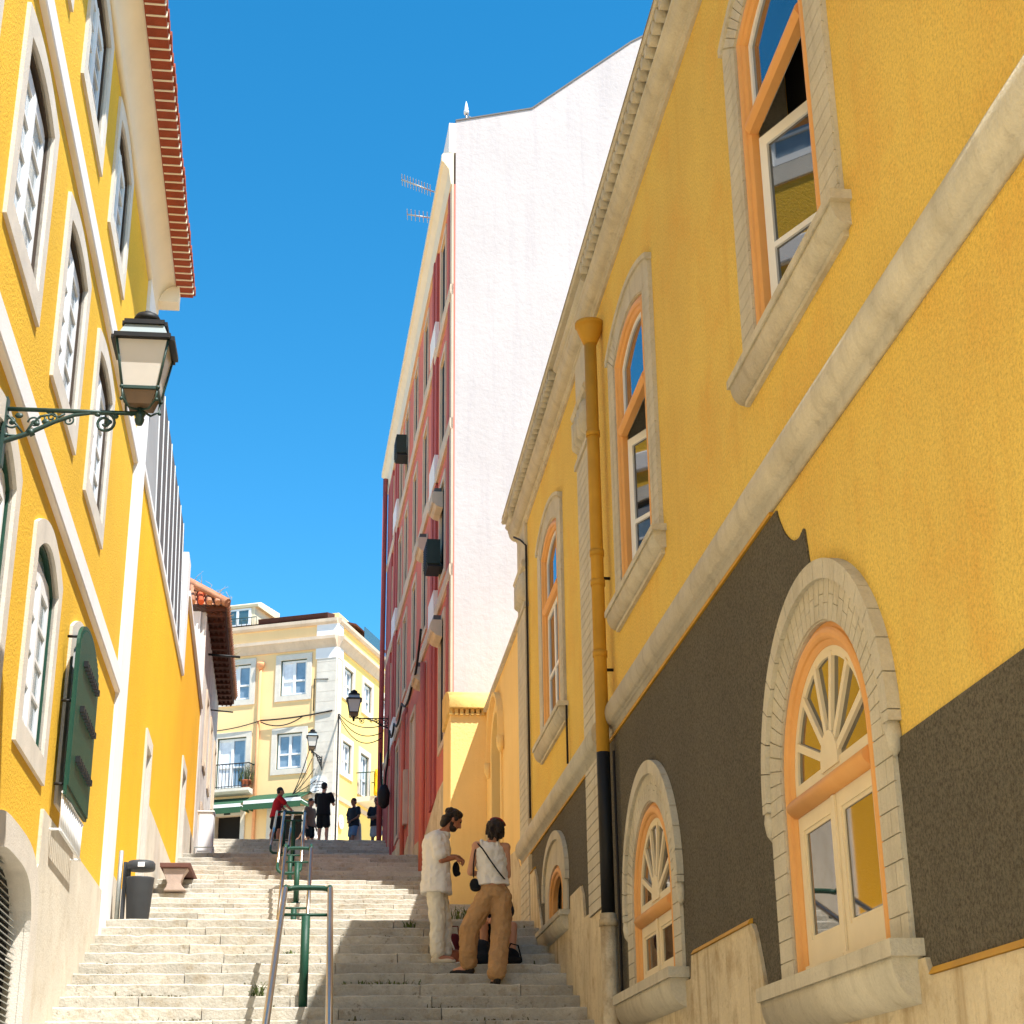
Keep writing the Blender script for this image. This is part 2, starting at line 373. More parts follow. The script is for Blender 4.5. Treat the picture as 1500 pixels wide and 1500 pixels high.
# cornice: fascia, cyma and the row of tile ends above
m = MB()
m.sweep_line(FR, Y0, Y1+.06, [(0, 8.05), (.03, 8.05), (.03, 8.09), (.05, 8.10), (.05, 8.13), (0, 8.13)])
cy = [(0, 8.13)]+[(.05+.10*math.sin(pi/2*i/8), 8.13+.12*(1-math.cos(pi/2*i/8))) for i in range(9)]+[(.16, 8.255), (.16, 8.28), (0, 8.28)]
m.sweep_line(FR, Y0, Y1+.10, cy, 0, True)
m.sweep_line(FR, Y0, Y1+.12, [(0, 8.28), (.11, 8.28), (.11, 8.40), (0, 8.40)])
m.sweep_line(FR, Y0, Y1+.14, [(0, 8.405), (.235, 8.405), (.25, 8.435), (.235, 8.465), (0, 8.50)])
m.build('cornice', STR, RB)
m = MB(); y = Y0+.1
while y < Y1:
    if not 14.4 < y < 16.6 and y < 21.0:
        n = 8; r = .047
        pf = [(y+r*math.cos(pi*i/n+pi), 8.392+.095*math.sin(pi*i/n+pi)) for i in range(n+1)]
        pf = [(a, max(z, 8.285)) for a, z in pf]
        m.prism(FR, pf, .10, .228, 0, True)
    y += .152
for a, b in ((14.45, 16.55), (21.0, Y1+.1)): m.sweep_line(FR, a, b, [(.13, 8.285)]+[(.15+.05*math.sin(pi*i/6), 8.285+.11*i/6) for i in range(7)]+[(.13, 8.395)], 0, True)
m.build('eave_tiles', STR, RB)

# string course
def half_round(z0, z1, out, extra=.05):
    zc = (z0+z1)/2; r = (z1-z0)/2
    return [(0, z0-.07), (.03, z0-.07), (.03, z0-.012), (.045, z0-.012)]+[(.045+(out-.045)*math.sin(pi*i/10), zc-r*math.cos(pi*i/10)) for i in range(11)]+[(.045, z1), (0, z1+.02)]
m = MB(); m.sweep_line(FR, Y0, 14.80, half_round(3.66, 3.885, .105), 0, True); m.build('string_course', STR, RB); m = MB(); m.sweep_line(FR, 15.18, 21.62, half_round(3.66, 3.885, .105), 0, True)
m.build('string_course', STR, RB)
m = MB(); m.sweep_line(FR, 8.9, 15.1, [(0, 3.565), (.025, 3.565), (.025, 3.605), (0, 3.605)]); m.build('string_course_trim', DPY, RB); m = MB(); m.sweep_line(FR, 15.99, 21.5, [(0, 3.565), (.025, 3.565), (.025, 3.605), (0, 3.605)])
m.build('string_course_trim', DPY, RB)

# dark rough render patches
def curve(pts, n=6):
    out = []
    for i in range(len(pts)-1):
        p0 = V(pts[max(0, i-1)]); p1 = V(pts[i]); p2 = V(pts[i+1]); p3 = V(pts[min(len(pts)-1, i+2)])
        for j in range(n):
            t = j/n; q = .5*((2*p1)+(p2-p0)*t+(2*p0-5*p1+4*p2-p3)*t*t+(3*p1-p0-3*p2+p3)*t*t*t); out.append((q.x, q.y))
    out.append(tuple(pts[-1])); return out
edge = curve([(8.80, 3.56), (8.76, 3.48), (8.66, 3.36), (8.53, 3.27), (8.40, 3.235), (8.30, 3.255)])
m = MB()
m.plate(FR, [(15.18, 1.31), (15.18, 3.56)]+edge+[(8.285, 3.24), (8.24, 3.0), (8.22, 2.92)]+[arcp('ell', 8.22, 1.03, 1.90, 1.0, .5-i/32) for i in range(17)]+[(9.25, .8), (9.55, .84), (9.68, .93), (9.78, 1.15), (9.85, 1.28), (9.9, 1.31), (11.6, 1.31), (11.6, 1.16), (14.1, 1.16), (14.1, 1.31)], [arch_loop('ell', 12.95, 1.03, 1.17, 1.90, .98)], .0, .012)
m2 = [(Y0, 1.77), (7.15, 1.77), (7.15, .7), (Y0, .7)]
m.build('dark_render_patch', DRK, RB); m = MB(); m.plate(FR, m2, [], 0, .012)
m.build('dark_render_patch', DRK, RB); m = MB(); m.plate(FR, [(15.99, 2.2), (15.99, 3.56), (20.6, 3.56), (20.6, 3.3), (20.2, 3.3), (19.95, 2.95), (19.88, 2.62), (19.6, 2.4), (17.3, 2.4), (17.3, 2.56), (16.56, 2.56), (16.42, 2.42), (16.36, 2.2)], [arch_loop('ell', A3, .86, 2.42, 2.85, .46)], 0, .012)
m.build('dark_render_patch', DRK, RB)

# stained base
dpoly = [(Y0, -1.7), (Y1, -1.7), (Y1, 3.31), (20.2, 3.3), (20.02, 3.15), (19.93, 2.9), (19.6, 2.5), (19.5, 2.38), (17.3, 2.38), (17.28, 2.54), (16.56, 2.54), (16.44, 2.45), (16.37, 2.2), (15.0, 2.17), (14.99, 1.30), (14.15, 1.30), (14.12, 1.15), (11.65, 1.15), (11.6, 1.30), (9.9, 1.30), (9.82, 1.24), (9.74, 1.08), (9.66, .90), (9.5, .80), (7.0, .78), (6.96, .70), (Y0, .70)]
m = MB(); m.plate(FR, dpoly, [], 0, .035); m.build('stained_base', DAD, RB)
for a, b, z in ((Y0, 6.94, .703), (9.93, 11.55, 1.303), (20.22, 20.6, 3.303)):
    m = MB(); m.sweep_line(FR, a, b, [(.012, z), (.05, z), (.03, z+.03), (.012, z+.035)]); m.build('base_edge_trim', DPY, RB)

# quoin pilasters of diagonal-jointed blocks
def quoin(s0, s1, z0, z1, nm='quoin_pilaster'):
    m = MB(); m.fbox(FR, s0, s1, z0, z1, 0, .035)
    z = z0+.003
    while z < z1-.02:
        z2 = min(z+.105, z1); m.fbox(FR, s0, s1, z+.005, z2-.004, .035, .05); z = z2
    return m
m = quoin(15.2, 15.96, 3.90, 6.85); m.fbox(FR, 15.15, 16.01, 6.85, 6.91, 0, .07); m.fbox(FR, 15.2, 15.96, 6.91, 8.08, 0, .04)
m.sweep_line(FR, 15.16, 16.0, [(0, 7.42), (.08, 7.42), (.10, 7.47), (.08, 7.52), (0, 7.52)])
for i in range(4): m.lathe(FR.P(15.31+.18*i, 6.98, .03), [(.02, 0), (.085, .06), (.085, .34), (.02, .42)], 0, 10)
q = quoin(15.2, 15.96, 2.14, 3.56); m.v, m.f, m.m, m.sm = (lambda o: (m.v+q.v, m.f+[tuple(i+o for i in f) for f in q.f], m.m+q.m, m.sm+q.sm))(len(m.v))
m.build('quoin_pilaster', STR, RB)
m = quoin(20.65, Y1+.02, 3.90, 6.85); m.fbox(FR, 20.6, Y1+.06, 6.85, 6.91, 0, .07); m.fbox(FR, 20.65, Y1+.02, 6.91, 8.08, 0, .04)
m.sweep_line(FR, 20.62, Y1+.08, [(0, 7.42), (.08, 7.42), (.10, 7.47), (.08, 7.52), (0, 7.52)])
for i in range(4): m.lathe(FR.P(20.78+.18*i, 6.98, .03), [(.02, 0), (.085, .06), (.085, .34), (.02, .42)], 0, 10)
q = quoin(20.65, Y1+.02, .5, 3.56); m.v, m.f, m.m, m.sm = (lambda o: (m.v+q.v, m.f+[tuple(i+o for i in f) for f in q.f], m.m+q.m, m.sm+q.sm))(len(m.v))
m.build('quoin_pilaster', STR, RB)

# windows ------------------------------------------------------------
BEAD = [(-.005, -.06), (-.005, .0), (.02, .008)]+[(.055+.035*math.cos(pi-pi*i/6), .008+.024*math.sin(pi*i/6)) for i in range(7)]+[(.105, .002), (.12, -.008), (.12, -.06)]
def roll_sill(m, fr, s0, s1, ztop, slab, out, roll):
    m.fbox(fr, s0, s1, ztop-slab, ztop, .0, out+.012)
    m.sweep_line(fr, s0+.04, s1-.04, [(0, ztop-slab)]+[(.02+(out-.02)*math.cos(pi/2*i/8), ztop-slab-roll*math.sin(pi/2*i/8)) for i in range(9)]+[(0, ztop-slab-roll)], 0, True)
    m.sweep_line(fr, s0+.10, s1-.10, [(0, ztop-slab-roll-.035), (.03, ztop-slab-roll-.035), (.03, ztop-slab-roll), (0, ztop-slab-roll)])
def scale_loop(lp, d):
    """inset a convex-ish loop by d"""
    n = len(lp); out = []
    for i in range(n):
        p = V(lp[i]); a = V(lp[i-1]); b = V(lp[(i+1) % n])
        d1 = (p-a); d2 = (b-p)
        if d1.length < 1e-7: d1 = d2
        if d2.length < 1e-7: d2 = d1
        d1.normalize(); d2.normalize(); n1 = V((-d1.y, d1.x)); n2 = V((-d2.y, d2.x)); mm = (n1+n2); mm = mm.normalized()/max(.4, mm.normalized().dot(n1)); q = p+mm*d; out.append((q.x, q.y))
    return out
def right_upper(c, zb, opened):
    fr = FR; mode = 'seg'; so = 7.18; si = 6.97
    m = MB(); m.sweep2(fr, arch_path(mode, c, .72, zb, si, .18), BEAD); m.sweep_line(fr, c-.6, c+.6, [(-.05, 6.19), (.0, 6.19)]+[(.008+.03*math.sin(pi*i/6), 6.19+.10*i/6) for i in range(7)]+[(0, 6.29), (-.05, 6.29)])
    win = m.build('window', ORG, RB)
    m = MB(); m.plate(fr, arch_loop(mode, c, 1.03, zb-.02, so, .22), [arch_loop(mode, c, .725, zb-.019, si, .18)], .0, .022)
    for sgn in (1, -1):
        z = zb
        m.prism(fr, [(c+sgn*.74, si+.007), (c+sgn*1.023, si+.007), (c+sgn*1.023, so-.01)], .022, .034)
        while z < si-.02:
            z2 = min(z+.105, si); m.fbox(fr, *sorted((c+sgn*.735, c+sgn*1.025)), z+.006, z2, .022, .034); z = z2
    for i in range(26):
        u0 = i/26+.002; u1 = (i+1)/26-.002
        a = arcp(mode, c, .735, si+.01, .18, u0); b = arcp(mode, c, .735, si+.01, .18, u1); d = arcp(mode, c, 1.02, so, .215, u1); e = arcp(mode, c, 1.02, so, .215, u0)
        m.prism(fr, [a, e, d, b], .022, .034)
    m.sweep2(fr, [(c+1.045, so-.06)]+[arcp(mode, c, 1.05, so, .235, i/20) for i in range(21)]+[(c-1.045, so-.06)], [(0, 0), (0, .058), (.04, .052), (.04, 0)])
    m.build('surround', STR, win)
    m = MB(); roll_sill(m, fr, c-1.13, c+1.17, zb+.005, .055, .105, .13); m.build('sill', STR, win)
    lp = arch_loop(mode, c, .61, 6.295, 6.88, .17)
    m = MB(); m.plate(fr, lp, [scale_loop(lp, .055)], -.10, -.03)
    g = MB(); g.plate(fr, scale_loop(lp, .05), [], -.075, -.045)
    if opened:                                              # the far leaf stands ajar, hinged on the far jamb
        an = math.radians(24); fo = Fr((RX+.05, c+.585, 0), (math.sin(an), -math.cos(an), 0), (-math.cos(an), -math.sin(an), 0)); H = 6.15
        m.plate(fo, rect(0, .57, zb+.04, H), [rect(.07, .5, zb+.68, H-.08), rect(.07, .5, zb+.13, zb+.64)], -.05, 0)
        g.plate(fo, rect(.04, .53, zb+.08, H-.04), [], -.03, -.018)
        d = MB(); d.fbox(fr, c-.66, c+.66, zb+.0, 7.0, -.298, -.285); d.build('room_shade_plate', DKI, win)  # dark plate, the unlit room is put into its colour
    else:
        m.plate(fr, rect(c-.60, c+.60, zb+.01, 6.185), [r for r in (rect(c-.53, c-.05, zb+.12, zb+.70), rect(c+.05, c+.53, zb+.12, zb+.70), rect(c-.53, c-.05, zb+.745, 6.12), rect(c+.05, c+.53, zb+.745, 6.12))], -.09, -.03)
        g.plate(fr, rect(c-.60, c+.60, zb+.01, 6.2), [], -.075, -.045)
    m.build('sash', WPT, win); g.build('glass', GLS, win)
for c, zb, op in UPW: right_upper(c, zb, op)
def right_lower(c, zb, kick):
    fr = FR; mode = 'ell'; zs = 1.90; ho = 1.07
    m = MB(); m.sweep2(fr, arch_path(mode, c, .80, zb, zs, .74, 32), BEAD)
    m.sweep_line(fr, c-.68, c+.68, [(-.06, 1.74), (.0, 1.74)]+[(.006+.045*math.sin(pi*i/8), 1.74+.11*i/8) for i in range(9)]+[(0, 1.85), (-.06, 1.85)], 0, True)
    m.fbox(fr, c-.8, c+.8, zb-.01, zb+.03, -.1, .012)
    win = m.build('window', ORG, RB)
    m = MB(); m.plate(fr, arch_loop(mode, c, ho, zb-.02, zs, 1.0, 32), [arch_loop(mode, c, .805, zb-.019, zs, .745, 32)], 0, .026)
    N0, N1 = .026, .037
    for sgn in (1, -1):
        z = zb; i = 0
        while z < zs-.01:
            z2 = min(z+.118, zs)
            if i % 2: m.fbox(fr, *sorted((c+sgn*.815, c+sgn*(ho-.004))), z+.007, z2, N0, N1)
            else:
                mid = .815+(ho-.815)*(.42 if sgn > 0 else .58)
                m.fbox(fr, *sorted((c+sgn*.815, c+sgn*mid)), z+.007, z2, N0, N1); m.fbox(fr, *sorted((c+sgn*(mid+.006), c+sgn*(ho-.004))), z+.007, z2, N0, N1)
            z = z2; i += 1
    na = 34
    for i in range(na):
        u0 = i/na+.0016; u1 = (i+1)/na-.0016; kk = .62 if i % 2 else .4
        f = lambda k, u: arcp(mode, c, .815+(ho-.03-.815)*k, zs, .755+(.97-.755)*k, u)
        for k0, k1 in ((0, kk-.01), (kk+.01, 1)): m.prism(fr, [f(k0, u0), f(k1, u0), f(k1, u1), f(k0, u1)], N0, N1)
    nh = 18
    for i in range(nh):
        u0 = i/nh+.0012; u1 = (i+1)/nh-.0012; k = 4
        inn = [arcp(mode, c, ho-.03, zs, .968, u0+(u1-u0)*j/k) for j in range(k+1)]; out = [arcp(mode, c, ho+.065, zs, 1.075, u0+(u1-u0)*j/k) for j in range(k+1)]
        m.prism(fr, inn+out[::-1], 0, .064)
    for sgn in (1, -1):
        m.fbox(fr, *sorted((c+sgn*(ho-.03), c+sgn*(ho+.065))), zs-.05, zs-.002, 0, .064)
        m.lathe(fr.P(c+sgn*(ho+.02), zs-.22, .03), [(.0, 0), (.03, .04), (.042, .11), (.034, .17)], 0, 8)
    m.build('surround', STR, win)
    m = MB(); roll_sill(m, fr, c-1.17, c+1.16, zb-.002, .075, .155, .20); m.build('sill', STR, win)
    m = MB()
    lp = arch_loop(mode, c, .685, 1.855, zs, .625, 32); inner = arch_loop(mode, c, .62, 1.915, zs+.02, .545, 32)
    m.plate(fr, lp, [inner], -.10, -.012)
    for a in (22, 50, 76, 104, 130, 158):
        t = math.radians(a); p0 = V((c+.13*math.cos(t), 1.91+.13*math.sin(t))); p1 = V((c+.63*math.cos(t), 1.91+.58*math.sin(t)))
        d = (p1-p0).normalized(); nn = V((-d.y, d.x))*.022
        m.prism(fr, [tuple(p0+nn), tuple(p0-nn), tuple(p1-nn), tuple(p1+nn)], -.06, -.006)
    m.prism(fr, [(c-.15, 1.88), (c+.15, 1.88)]+[(c+.15*math.cos(pi*i/12), 1.91+.17*math.sin(pi*i/12)) for i in range(13)], -.06, .0)
    kz = zb+.2 if kick else zb+.12
    for a, b in ((c-.685, c-.006), (c+.006, c+.685)):
        m.plate(fr, rect(a, b, zb+.032, 1.74), [rect(a+.085, b-.085, kz, 1.66)], -.10, -.014)
        m.plate(fr, rect(a+.08, b-.08, kz-.005, 1.665), [rect(a+.105, b-.105, kz+.022, 1.638)], -.08, -.022)
        m.fbox(fr, a, b, zb+.032, zb+.07, -.013, .006)
    m.fbox(fr, c-.025, c+.025, zb+.04, 1.735, -.013, .0)
    m.build('sash', CRP, win)
    m = MB(); m.plate(fr, arch_loop(mode, c, .64, 1.89, zs, .57, 32), [], -.045, -.026); m.plate(fr, rect(c-.66, c+.66, zb+.05, 1.71), [], -.05, -.030); m.build('glass', GLS, win)
right_lower(8.22, .87, True); right_lower(12.95, 1.25, False)
# small lower window
c = A3; fr = FR
m = MB(); m.sweep2(fr, arch_path('ell', c, .58, 2.45, 2.7, .34), BEAD); win = m.build('window', ORG, RB)
m = MB(); m.plate(fr, arch_loop('ell', c, .90, 2.43, 2.85, .5), [arch_loop('ell', c, .585, 2.431, 2.7, .345)], 0, .03)
nh = 14
for i in range(nh):
    u0 = i/nh+.002; u1 = (i+1)/nh-.002
    inn = [arcp('ell', c, .87, 2.85, .47, u0+(u1-u0)*j/3) for j in range(4)]; out = [arcp('ell', c, .96, 2.85, .57, u0+(u1-u0)*j/3) for j in range(4)]
    m.prism(fr, inn+out[::-1], 0, .06)
for sgn in (1, -1): m.fbox(fr, *sorted((c+sgn*.87, c+sgn*.96)), 2.76, 2.849, 0, .06)
m.build('surround', STR, win)
m = MB(); roll_sill(m, fr, c-1.02, c+1.05, 2.428, .055, .12, .15); m.build('sill', STR, win)
m = MB(); m.plate(fr, arch_loop('ell', c, .5, 2.46, 2.7, .28), [], -.09, -.08); m.build('glass', GLS, win)

# downpipe with hopper
def pipe_on(fr, s, n, z0, z1, r, nm, mat_, parent, collars=()):
    m = MB(); m.tube([fr.P(s, z0, n), fr.P(s, z1, n)], r, 0, 12)
    for z in collars: m.tube([fr.P(s, z-.03, n), fr.P(s, z+.03, n)], r*1.14, 0, 12)
    return m.build(nm, mat_, parent)
ps = 14.46
dp = pipe_on(FR, ps, .12, 3.42, 7.62, .062, 'downpipe', DPY, RB, (4.35, 5.05, 5.35, 6.6))
m = MB(); m.lathe(FR.P(ps, 7.58, .12), [(.065, 0), (.09, .06), (.13, .16), (.135, .2), (.15, .2), (.15, .24), (.12, .24)], 0, 16); m.build('hopper', DPY, dp)
for z in (5.1, 4.2): m = MB(); m.tube([FR.P(ps, z, 0), FR.P(ps, z, .12)], .015, 0, 6); m.build('bracket', BLK, dp)
pipe_on(FR, ps, .12, 1.98, 3.42, .062, 'dark_downpipe_section', BLK, dp)
pipe_on(FR, ps, .12, -1.6, 1.98, .075, 'pipe_sleeve', DAD, dp, (1.9,))
m = MB(); m.tube([FR.P(ps-.16, -1, .05), FR.P(ps-.16, 1.5, .05), FR.P(ps-.15, 3.4, .05)], .012); m.build('wall_cable', CBL, RB); m = MB(); m.tube([FR.P(17.25, 3.95, .03), FR.P(17.25, 4.6, .03)], .012); m.build('wall_cable', CBL, RB); m = MB(); m.tube([FR.P(21.2, 8.05, .12), FR.P(20.9, 7.9, .07), FR.P(20.58, 7.7, .03), FR.P(20.56, 4.0, .03)], .014); m.build('wall_cable', CBL, RB)

# ------------------------------------------------------------------ yellow annex beside it
AN = thing('annex_wall_building', 'low pale yellow annex with a blind arched niche between the ochre and red buildings', 'building', (RX+1, 24, 2.5))
nich = arch_loop('ell', 24.75, .62, 3.9, 5.9, .55)
m = MB(); m.plate(FR, rect(Y1+.02, 26.5, 1.5, 6.9), [nich], -.25, 0); m.plate(Fr((0, 26.5, 0), (1, 0, 0), (0, -1, 0)), rect(2.03, RX-.001, 2.2, 6.9), [], -1.7, 0)
m.box((RX+.25, Y1+.02, 1.5), (RX+3, 28.1, 6.88)); wl = m.build('wall', YAN, AN)
m = MB(); m.plate(FR, arch_loop('ell', 24.75, .8, 3.9, 5.9, .72), [arch_loop('ell', 24.75, .62, 3.901, 5.9, .55)], 0, .03); m.sweep2(FR, [(24.75+.95, 5.85)]+[arcp('ell', 24.75, .93, 5.9, .85, i/20) for i in range(21)]+[(24.75-.95, 5.85)], [(0, 0), (0, .09), (.06, .09), (.06, 0)])
for sg in (1, -1): m.lathe(FR.P(24.75+sg*.93, 5.62, .05), [(.02, 0), (.06, .08), (.07, .24)], 0, 8)
nf = m.build('niche', YAN, AN)
m = MB(); m.plate(FR, arch_loop('ell', 24.75, .61, 3.9, 5.9, .54), [], -.24, -.2)
m.build('niche_back', mat('grey_weathered_boards', (150, 142, 124), .9, .15, 1.5, streak=.5, scol=(110, 102, 88)), nf)
m = MB(); m.sweep_line(FR, Y1+.02, 26.45, [(-.3, 6.902), (.05, 6.902), (.05, 6.96), (-.3, 6.99)]); m.build('coping', STR, AN)
m = MB(); xs = 2.0
fa = Fr((0, 26.5, 0), (1, 0, 0), (0, -1, 0))
rf = [(.10, 6.96)]+[(.10-1.7*(1-math.cos(pi/2*i/8)), 6.98+.55*math.sin(pi/2*i/8)) for i in range(9)]+[(-1.6, 6.96)]
m.sweep_line(fa, 2.0, RX+.3, rf, 0, True)
x = 2.0
while x < RX: m.fbox(fa, x+.0, x+.055, 6.86, 6.958, .002, .06, 0); x += .09
m.build('porch_roof', mat('thatchy_ochre_tile', (222, 182, 104), .95, .2, 6, bump=.5, bscale=30), AN)
m = MB(); m.plate(FR, [(Y1+.03, 1.5), (26.48, 1.5), (26.48, 4.95), (25.6, 4.6), (25.58, 4.15), (22.4, 3.9), (Y1+.03, 3.4)], [], 0, .02); m.build('stained_base', DAD, AN)
# ------------------------------------------------------------------ left yellow building
LB = thing('yellow_building', 'sunlit bright yellow building with white string bands and a red tiled eave on the left', 'building', (-4, 8, -1.6))
LA, LE = -8, 20.72
WT = 11.15
bays = [11.08-2.58*3, 11.08-2.58*2, 11.08-2.58, 11.08, 13.66, 16.24]
holes = []
for c in bays:
    holes.append(arch_loop('seg', c, .66, 6.42, 7.86, .10)); holes.append(arch_loop('seg', c, .66, 9.50, 10.72, .10))
    if c < 16: holes.append(arch_loop('seg', c, .66, 3.27, 4.72, .22))
vents = [13.25-5.2, 13.25]
holes.append(arch_loop('seg', 16.24, .66, 3.3, 4.62, .22))
for c in vents: holes.append(arch_loop('rnd', c, 1.12, .95, 1.62, .62))
m = MB(); m.plate(FL, rect(LA, LE, -1.7, WT), holes, -.35, 0, 0, 1); m.build('wall', [YL_, STL], LB)
m = MB()
P = FL.P
m.hexa([P(LA, -1.7, -8), P(LE-.02, -1.7, -8), P(LE-.02, -1.7, -.4), P(LA, -1.7, -.4), P(LA, WT, -8), P(LE-.02, WT, -8), P(LE-.02, WT, -.4), P(LA, WT, -.4)]); m.build('core', YL_, LB)
# end wall strip (white corner strip, with its return)
m = MB(); m.fbox(FL, 19.72, LE+.015, 2.4, WT, 0, .045); m.fbox(FL, LE-.001, LE+.03, 2.4, WT+.05, -8, .03); m.build('corner_strip', WHT, LB)
for z in (5.44, 8.48): m = MB(); m.sweep_line(FL, LA, 19.719, [(0, z-.13), (.05, z-.13), (.06, z-.11), (.06, z+.11), (.05, z+.13), (0, z+.13)]); m.build('string_band', WHT, LB)
# eave: cove plaster, tile fascia and roof
m = MB()
m.sweep_line(FL, LA, LE+.02, [(0, 11.02)]+[(.06+.24*(1-math.cos(pi/2*i/8)), 11.05+.36*math.sin(pi/2*i/8)) for i in range(9)]+[(.335, 11.43), (.335, 11.50), (0, 11.50)], 0, True); m.fbox(FL, LE-.2, LE+.06, 11.16, 11.46, .03, .345); m.build('eave_cove', COV, LB)
m = MB(); s_ = LA; rnd = random.Random(5)
while s_ < LE+.1:
    L = .19; r = .085
    m.prism(FL, [(s_+.10-r, 11.46)]+[(s_+.10-r*math.cos(pi*i/6), 11.47+.085*math.sin(pi*i/6)) for i in range(7)]+[(s_+.10+r, 11.46)], .22, .545+rnd.uniform(-.008, .008), 0)
    s_ += L
m.fbox(FL, LA, LE+.1, 11.40, 11.468, .30, .52)
s_ = LA
while s_ < LE+.1:
    m.fbox(FL, s_-.010, s_+.010, 11.388, 11.52, .31, .535, 1); s_ += .19
m.build('eave_tiles', [TIL, COV], LB)
m = MB()
m.hexa([P(LA, 11.47, .5), P(LE+.1, 11.47, .5), P(LE+.1, 13.9, -5), P(LA, 13.9, -5), P(LA, 11.57, .5), P(LE+.1, 11.57, .5), P(LE+.1, 14.0, -5), P(LA, 14.0, -5)]); m.build('roof', TIL, LB)

def left_window(fr, c, zb, zt, rise, parent, out=.86, hw=.66, sill=.21, shut=False):
    m = MB(); m.plate(fr, arch_loop('seg', c, out, zb-sill, zt+.16, rise+.02), [arch_loop('seg', c, hw, zb, zt, rise)], -.05, .03)
    win = m.build('window', STL, parent)
    m = MB()
    m.plate(fr, scale_loop(arch_loop('seg', c, hw-.002, zb+.002, zt-.002, rise), 0), [arch_loop('seg', c, hw-.022, zb+.03, zt-.03, rise)], -.12, -.022, 0); m.build('frame', DBR if not shut else GRN, win)  # dark edging with the reveal's shade put into its colour
    m = MB()
    for a, b in ((c-hw+.045, c-.003), (c+.003, c+hw-.045)):
        h = zt-.06-zb-.06; z0 = zb+.06
        ps = []
        for k in range(4):
            za = z0+.08+k*(h-.12)/4; zb_ = za+(h-.12)/4-.03; ps.append(rect(a+.075, b-.075, za, zb_))
        m.plate(fr, rect(a, b, z0, z0+h), ps, -.10, -.042)
        m.fbox(fr, a+.002, b-.002, z0+h+.004, zt+rise*.45-.045, -.10, -.046)
    m.fbox(fr, c-.05, c+.05, zb+.06, zt-.06, -.042, -.028)
    m.build('sash', WPT, win)
    m = MB(); m.plate(fr, scale_loop(arch_loop('seg', c, hw-.05, zb+.055, zt-.055, rise), 0), [], -.09, -.060); m.build('glass', LGL, win)
    m = MB(); m.plate(fr, arch_loop('seg', c, hw-.05, zb+.06, zt-.05, rise), [], -.2, -.19); m.build('curtain', CUR, win)
    return win
DBR = mat('reveal_shade_brown', (70, 58, 48), .8, .1, 4)  # brown stands in for shade on the window reveals
LGL = mat('painted_sky_glass', (.20, .26, .31), .05, .2, 3, spec=.8, ior=1.8)  # pale blue base puts part of the sky's reflection into the colour
for c in bays:
    left_window(FL, c, 6.42, 7.86, .10, LB); left_window(FL, c, 9.50, 10.72, .10, LB)
    if c < 16: left_window(FL, c, 3.27, 4.72, .22, LB, shut=True)
# shuttered window with its iron cage
c = 16.24
m = MB(); m.plate(FL, arch_loop('seg', c, .86, 3.08, 4.80, .24), [arch_loop('seg', c, .66, 3.3, 4.62, .22)], -.05, .03); sw = m.build('shuttered_window', STL, LB)
m = MB(); m.plate(FL, arch_loop('seg', c, .655, 3.305, 4.615, .215), [], -.1, .005); m.build('pale_fill_plate', WPT, sw)  # pale plate added to fill the opening and lessen the dark gap
m = MB(); cs = 15.87; hw = .83; n0 = .12
lp = [(cs-hw, 3.10), (cs+hw, 3.16)]+[arcp('ell', cs, hw, 4.52, .34, i/20) for i in range(21)]
m.plate(FL, lp, [], n0, n0+.03)
s_ = cs-hw+.05
while s_ < cs+hw-.03:
    u = (s_-cs)/hw; zt = 4.52+.34*math.sqrt(max(0, 1-u*u))-.05; m.fbox(FL, s_-.034, s_+.034, 3.19, zt, n0+.03, n0+.042); s_ += .078
for z in (3.5, 3.98, 4.42):
    for k in range(9): m.fbox(FL, cs-.5+k*.13, cs-.44+k*.13, z-.028, z+.028, n0+.043, n0+.085, 1)
sh = m.build('shutter', [GRN, BLK], sw)
m = MB()
for z in (3.2, 3.98, 4.6): m.tube([P(cs-hw+.04, z, .03), P(cs-hw+.04, z, n0)], .014, 0, 6)
m.build('stay', BLK, sw)
m = MB()
for k in range(13): m.tube([P(cs-hw+.03+k*.125, 3.12, n0), P(cs-hw+.03+k*.125, 2.78, n0)], .012, 0, 6)
for z in (2.78, 3.12): m.tube([P(cs-hw, z, n0), P(cs+hw-.03, z, n0)], .014, 0, 6)
for sg in (-hw, hw-.03): m.tube([P(cs+sg, 2.78, 0), P(cs+sg, 2.78, n0)], .012, 0, 6)
m.build('grille', WPT, sw)
# louvred vents
for c in vents:
    m = MB(); m.plate(FL, arch_loop('rnd', c, 1.5, .8, 1.62, .86), [arch_loop('rnd', c, 1.115, .951, 1.62, .615)], 0, .05); ve = m.build('vent', STL, LB)
    m = MB(); z = .98
    while z < 2.24:
        zz2 = max(-1, min(1, (z+.03-1.62)/.6)); hwz = 1.1 if z < 1.6 else 1.1*max(.05, (1-zz2**(1/.62)))**.62
        m.hexa([P(c-hwz, z, -.12), P(c+hwz, z, -.12), P(c+hwz, z-.03, -.06), P(c-hwz, z-.03, -.06), P(c-hwz, z+.010, -.12), P(c+hwz, z+.010, -.12), P(c+hwz, z-.020, -.06), P(c-hwz, z-.020, -.06)]); z += .05
    m.build('louvres', GAL, ve)
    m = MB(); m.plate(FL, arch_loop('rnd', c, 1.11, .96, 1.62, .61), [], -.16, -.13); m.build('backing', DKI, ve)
# stone base
m = MB(); m.plate(FL, [(LA, -1.7), (LE, -1.7), (LE, 2.95), (14.62, 2.88), (14.62, 2.40), (14.5, 2.33), (LA, 2.3)], [arch_loop('rnd', c, 1.49, .81, 1.62, .85) for c in vents], 0, .03)
m.build('stone_base', DAL, LB)

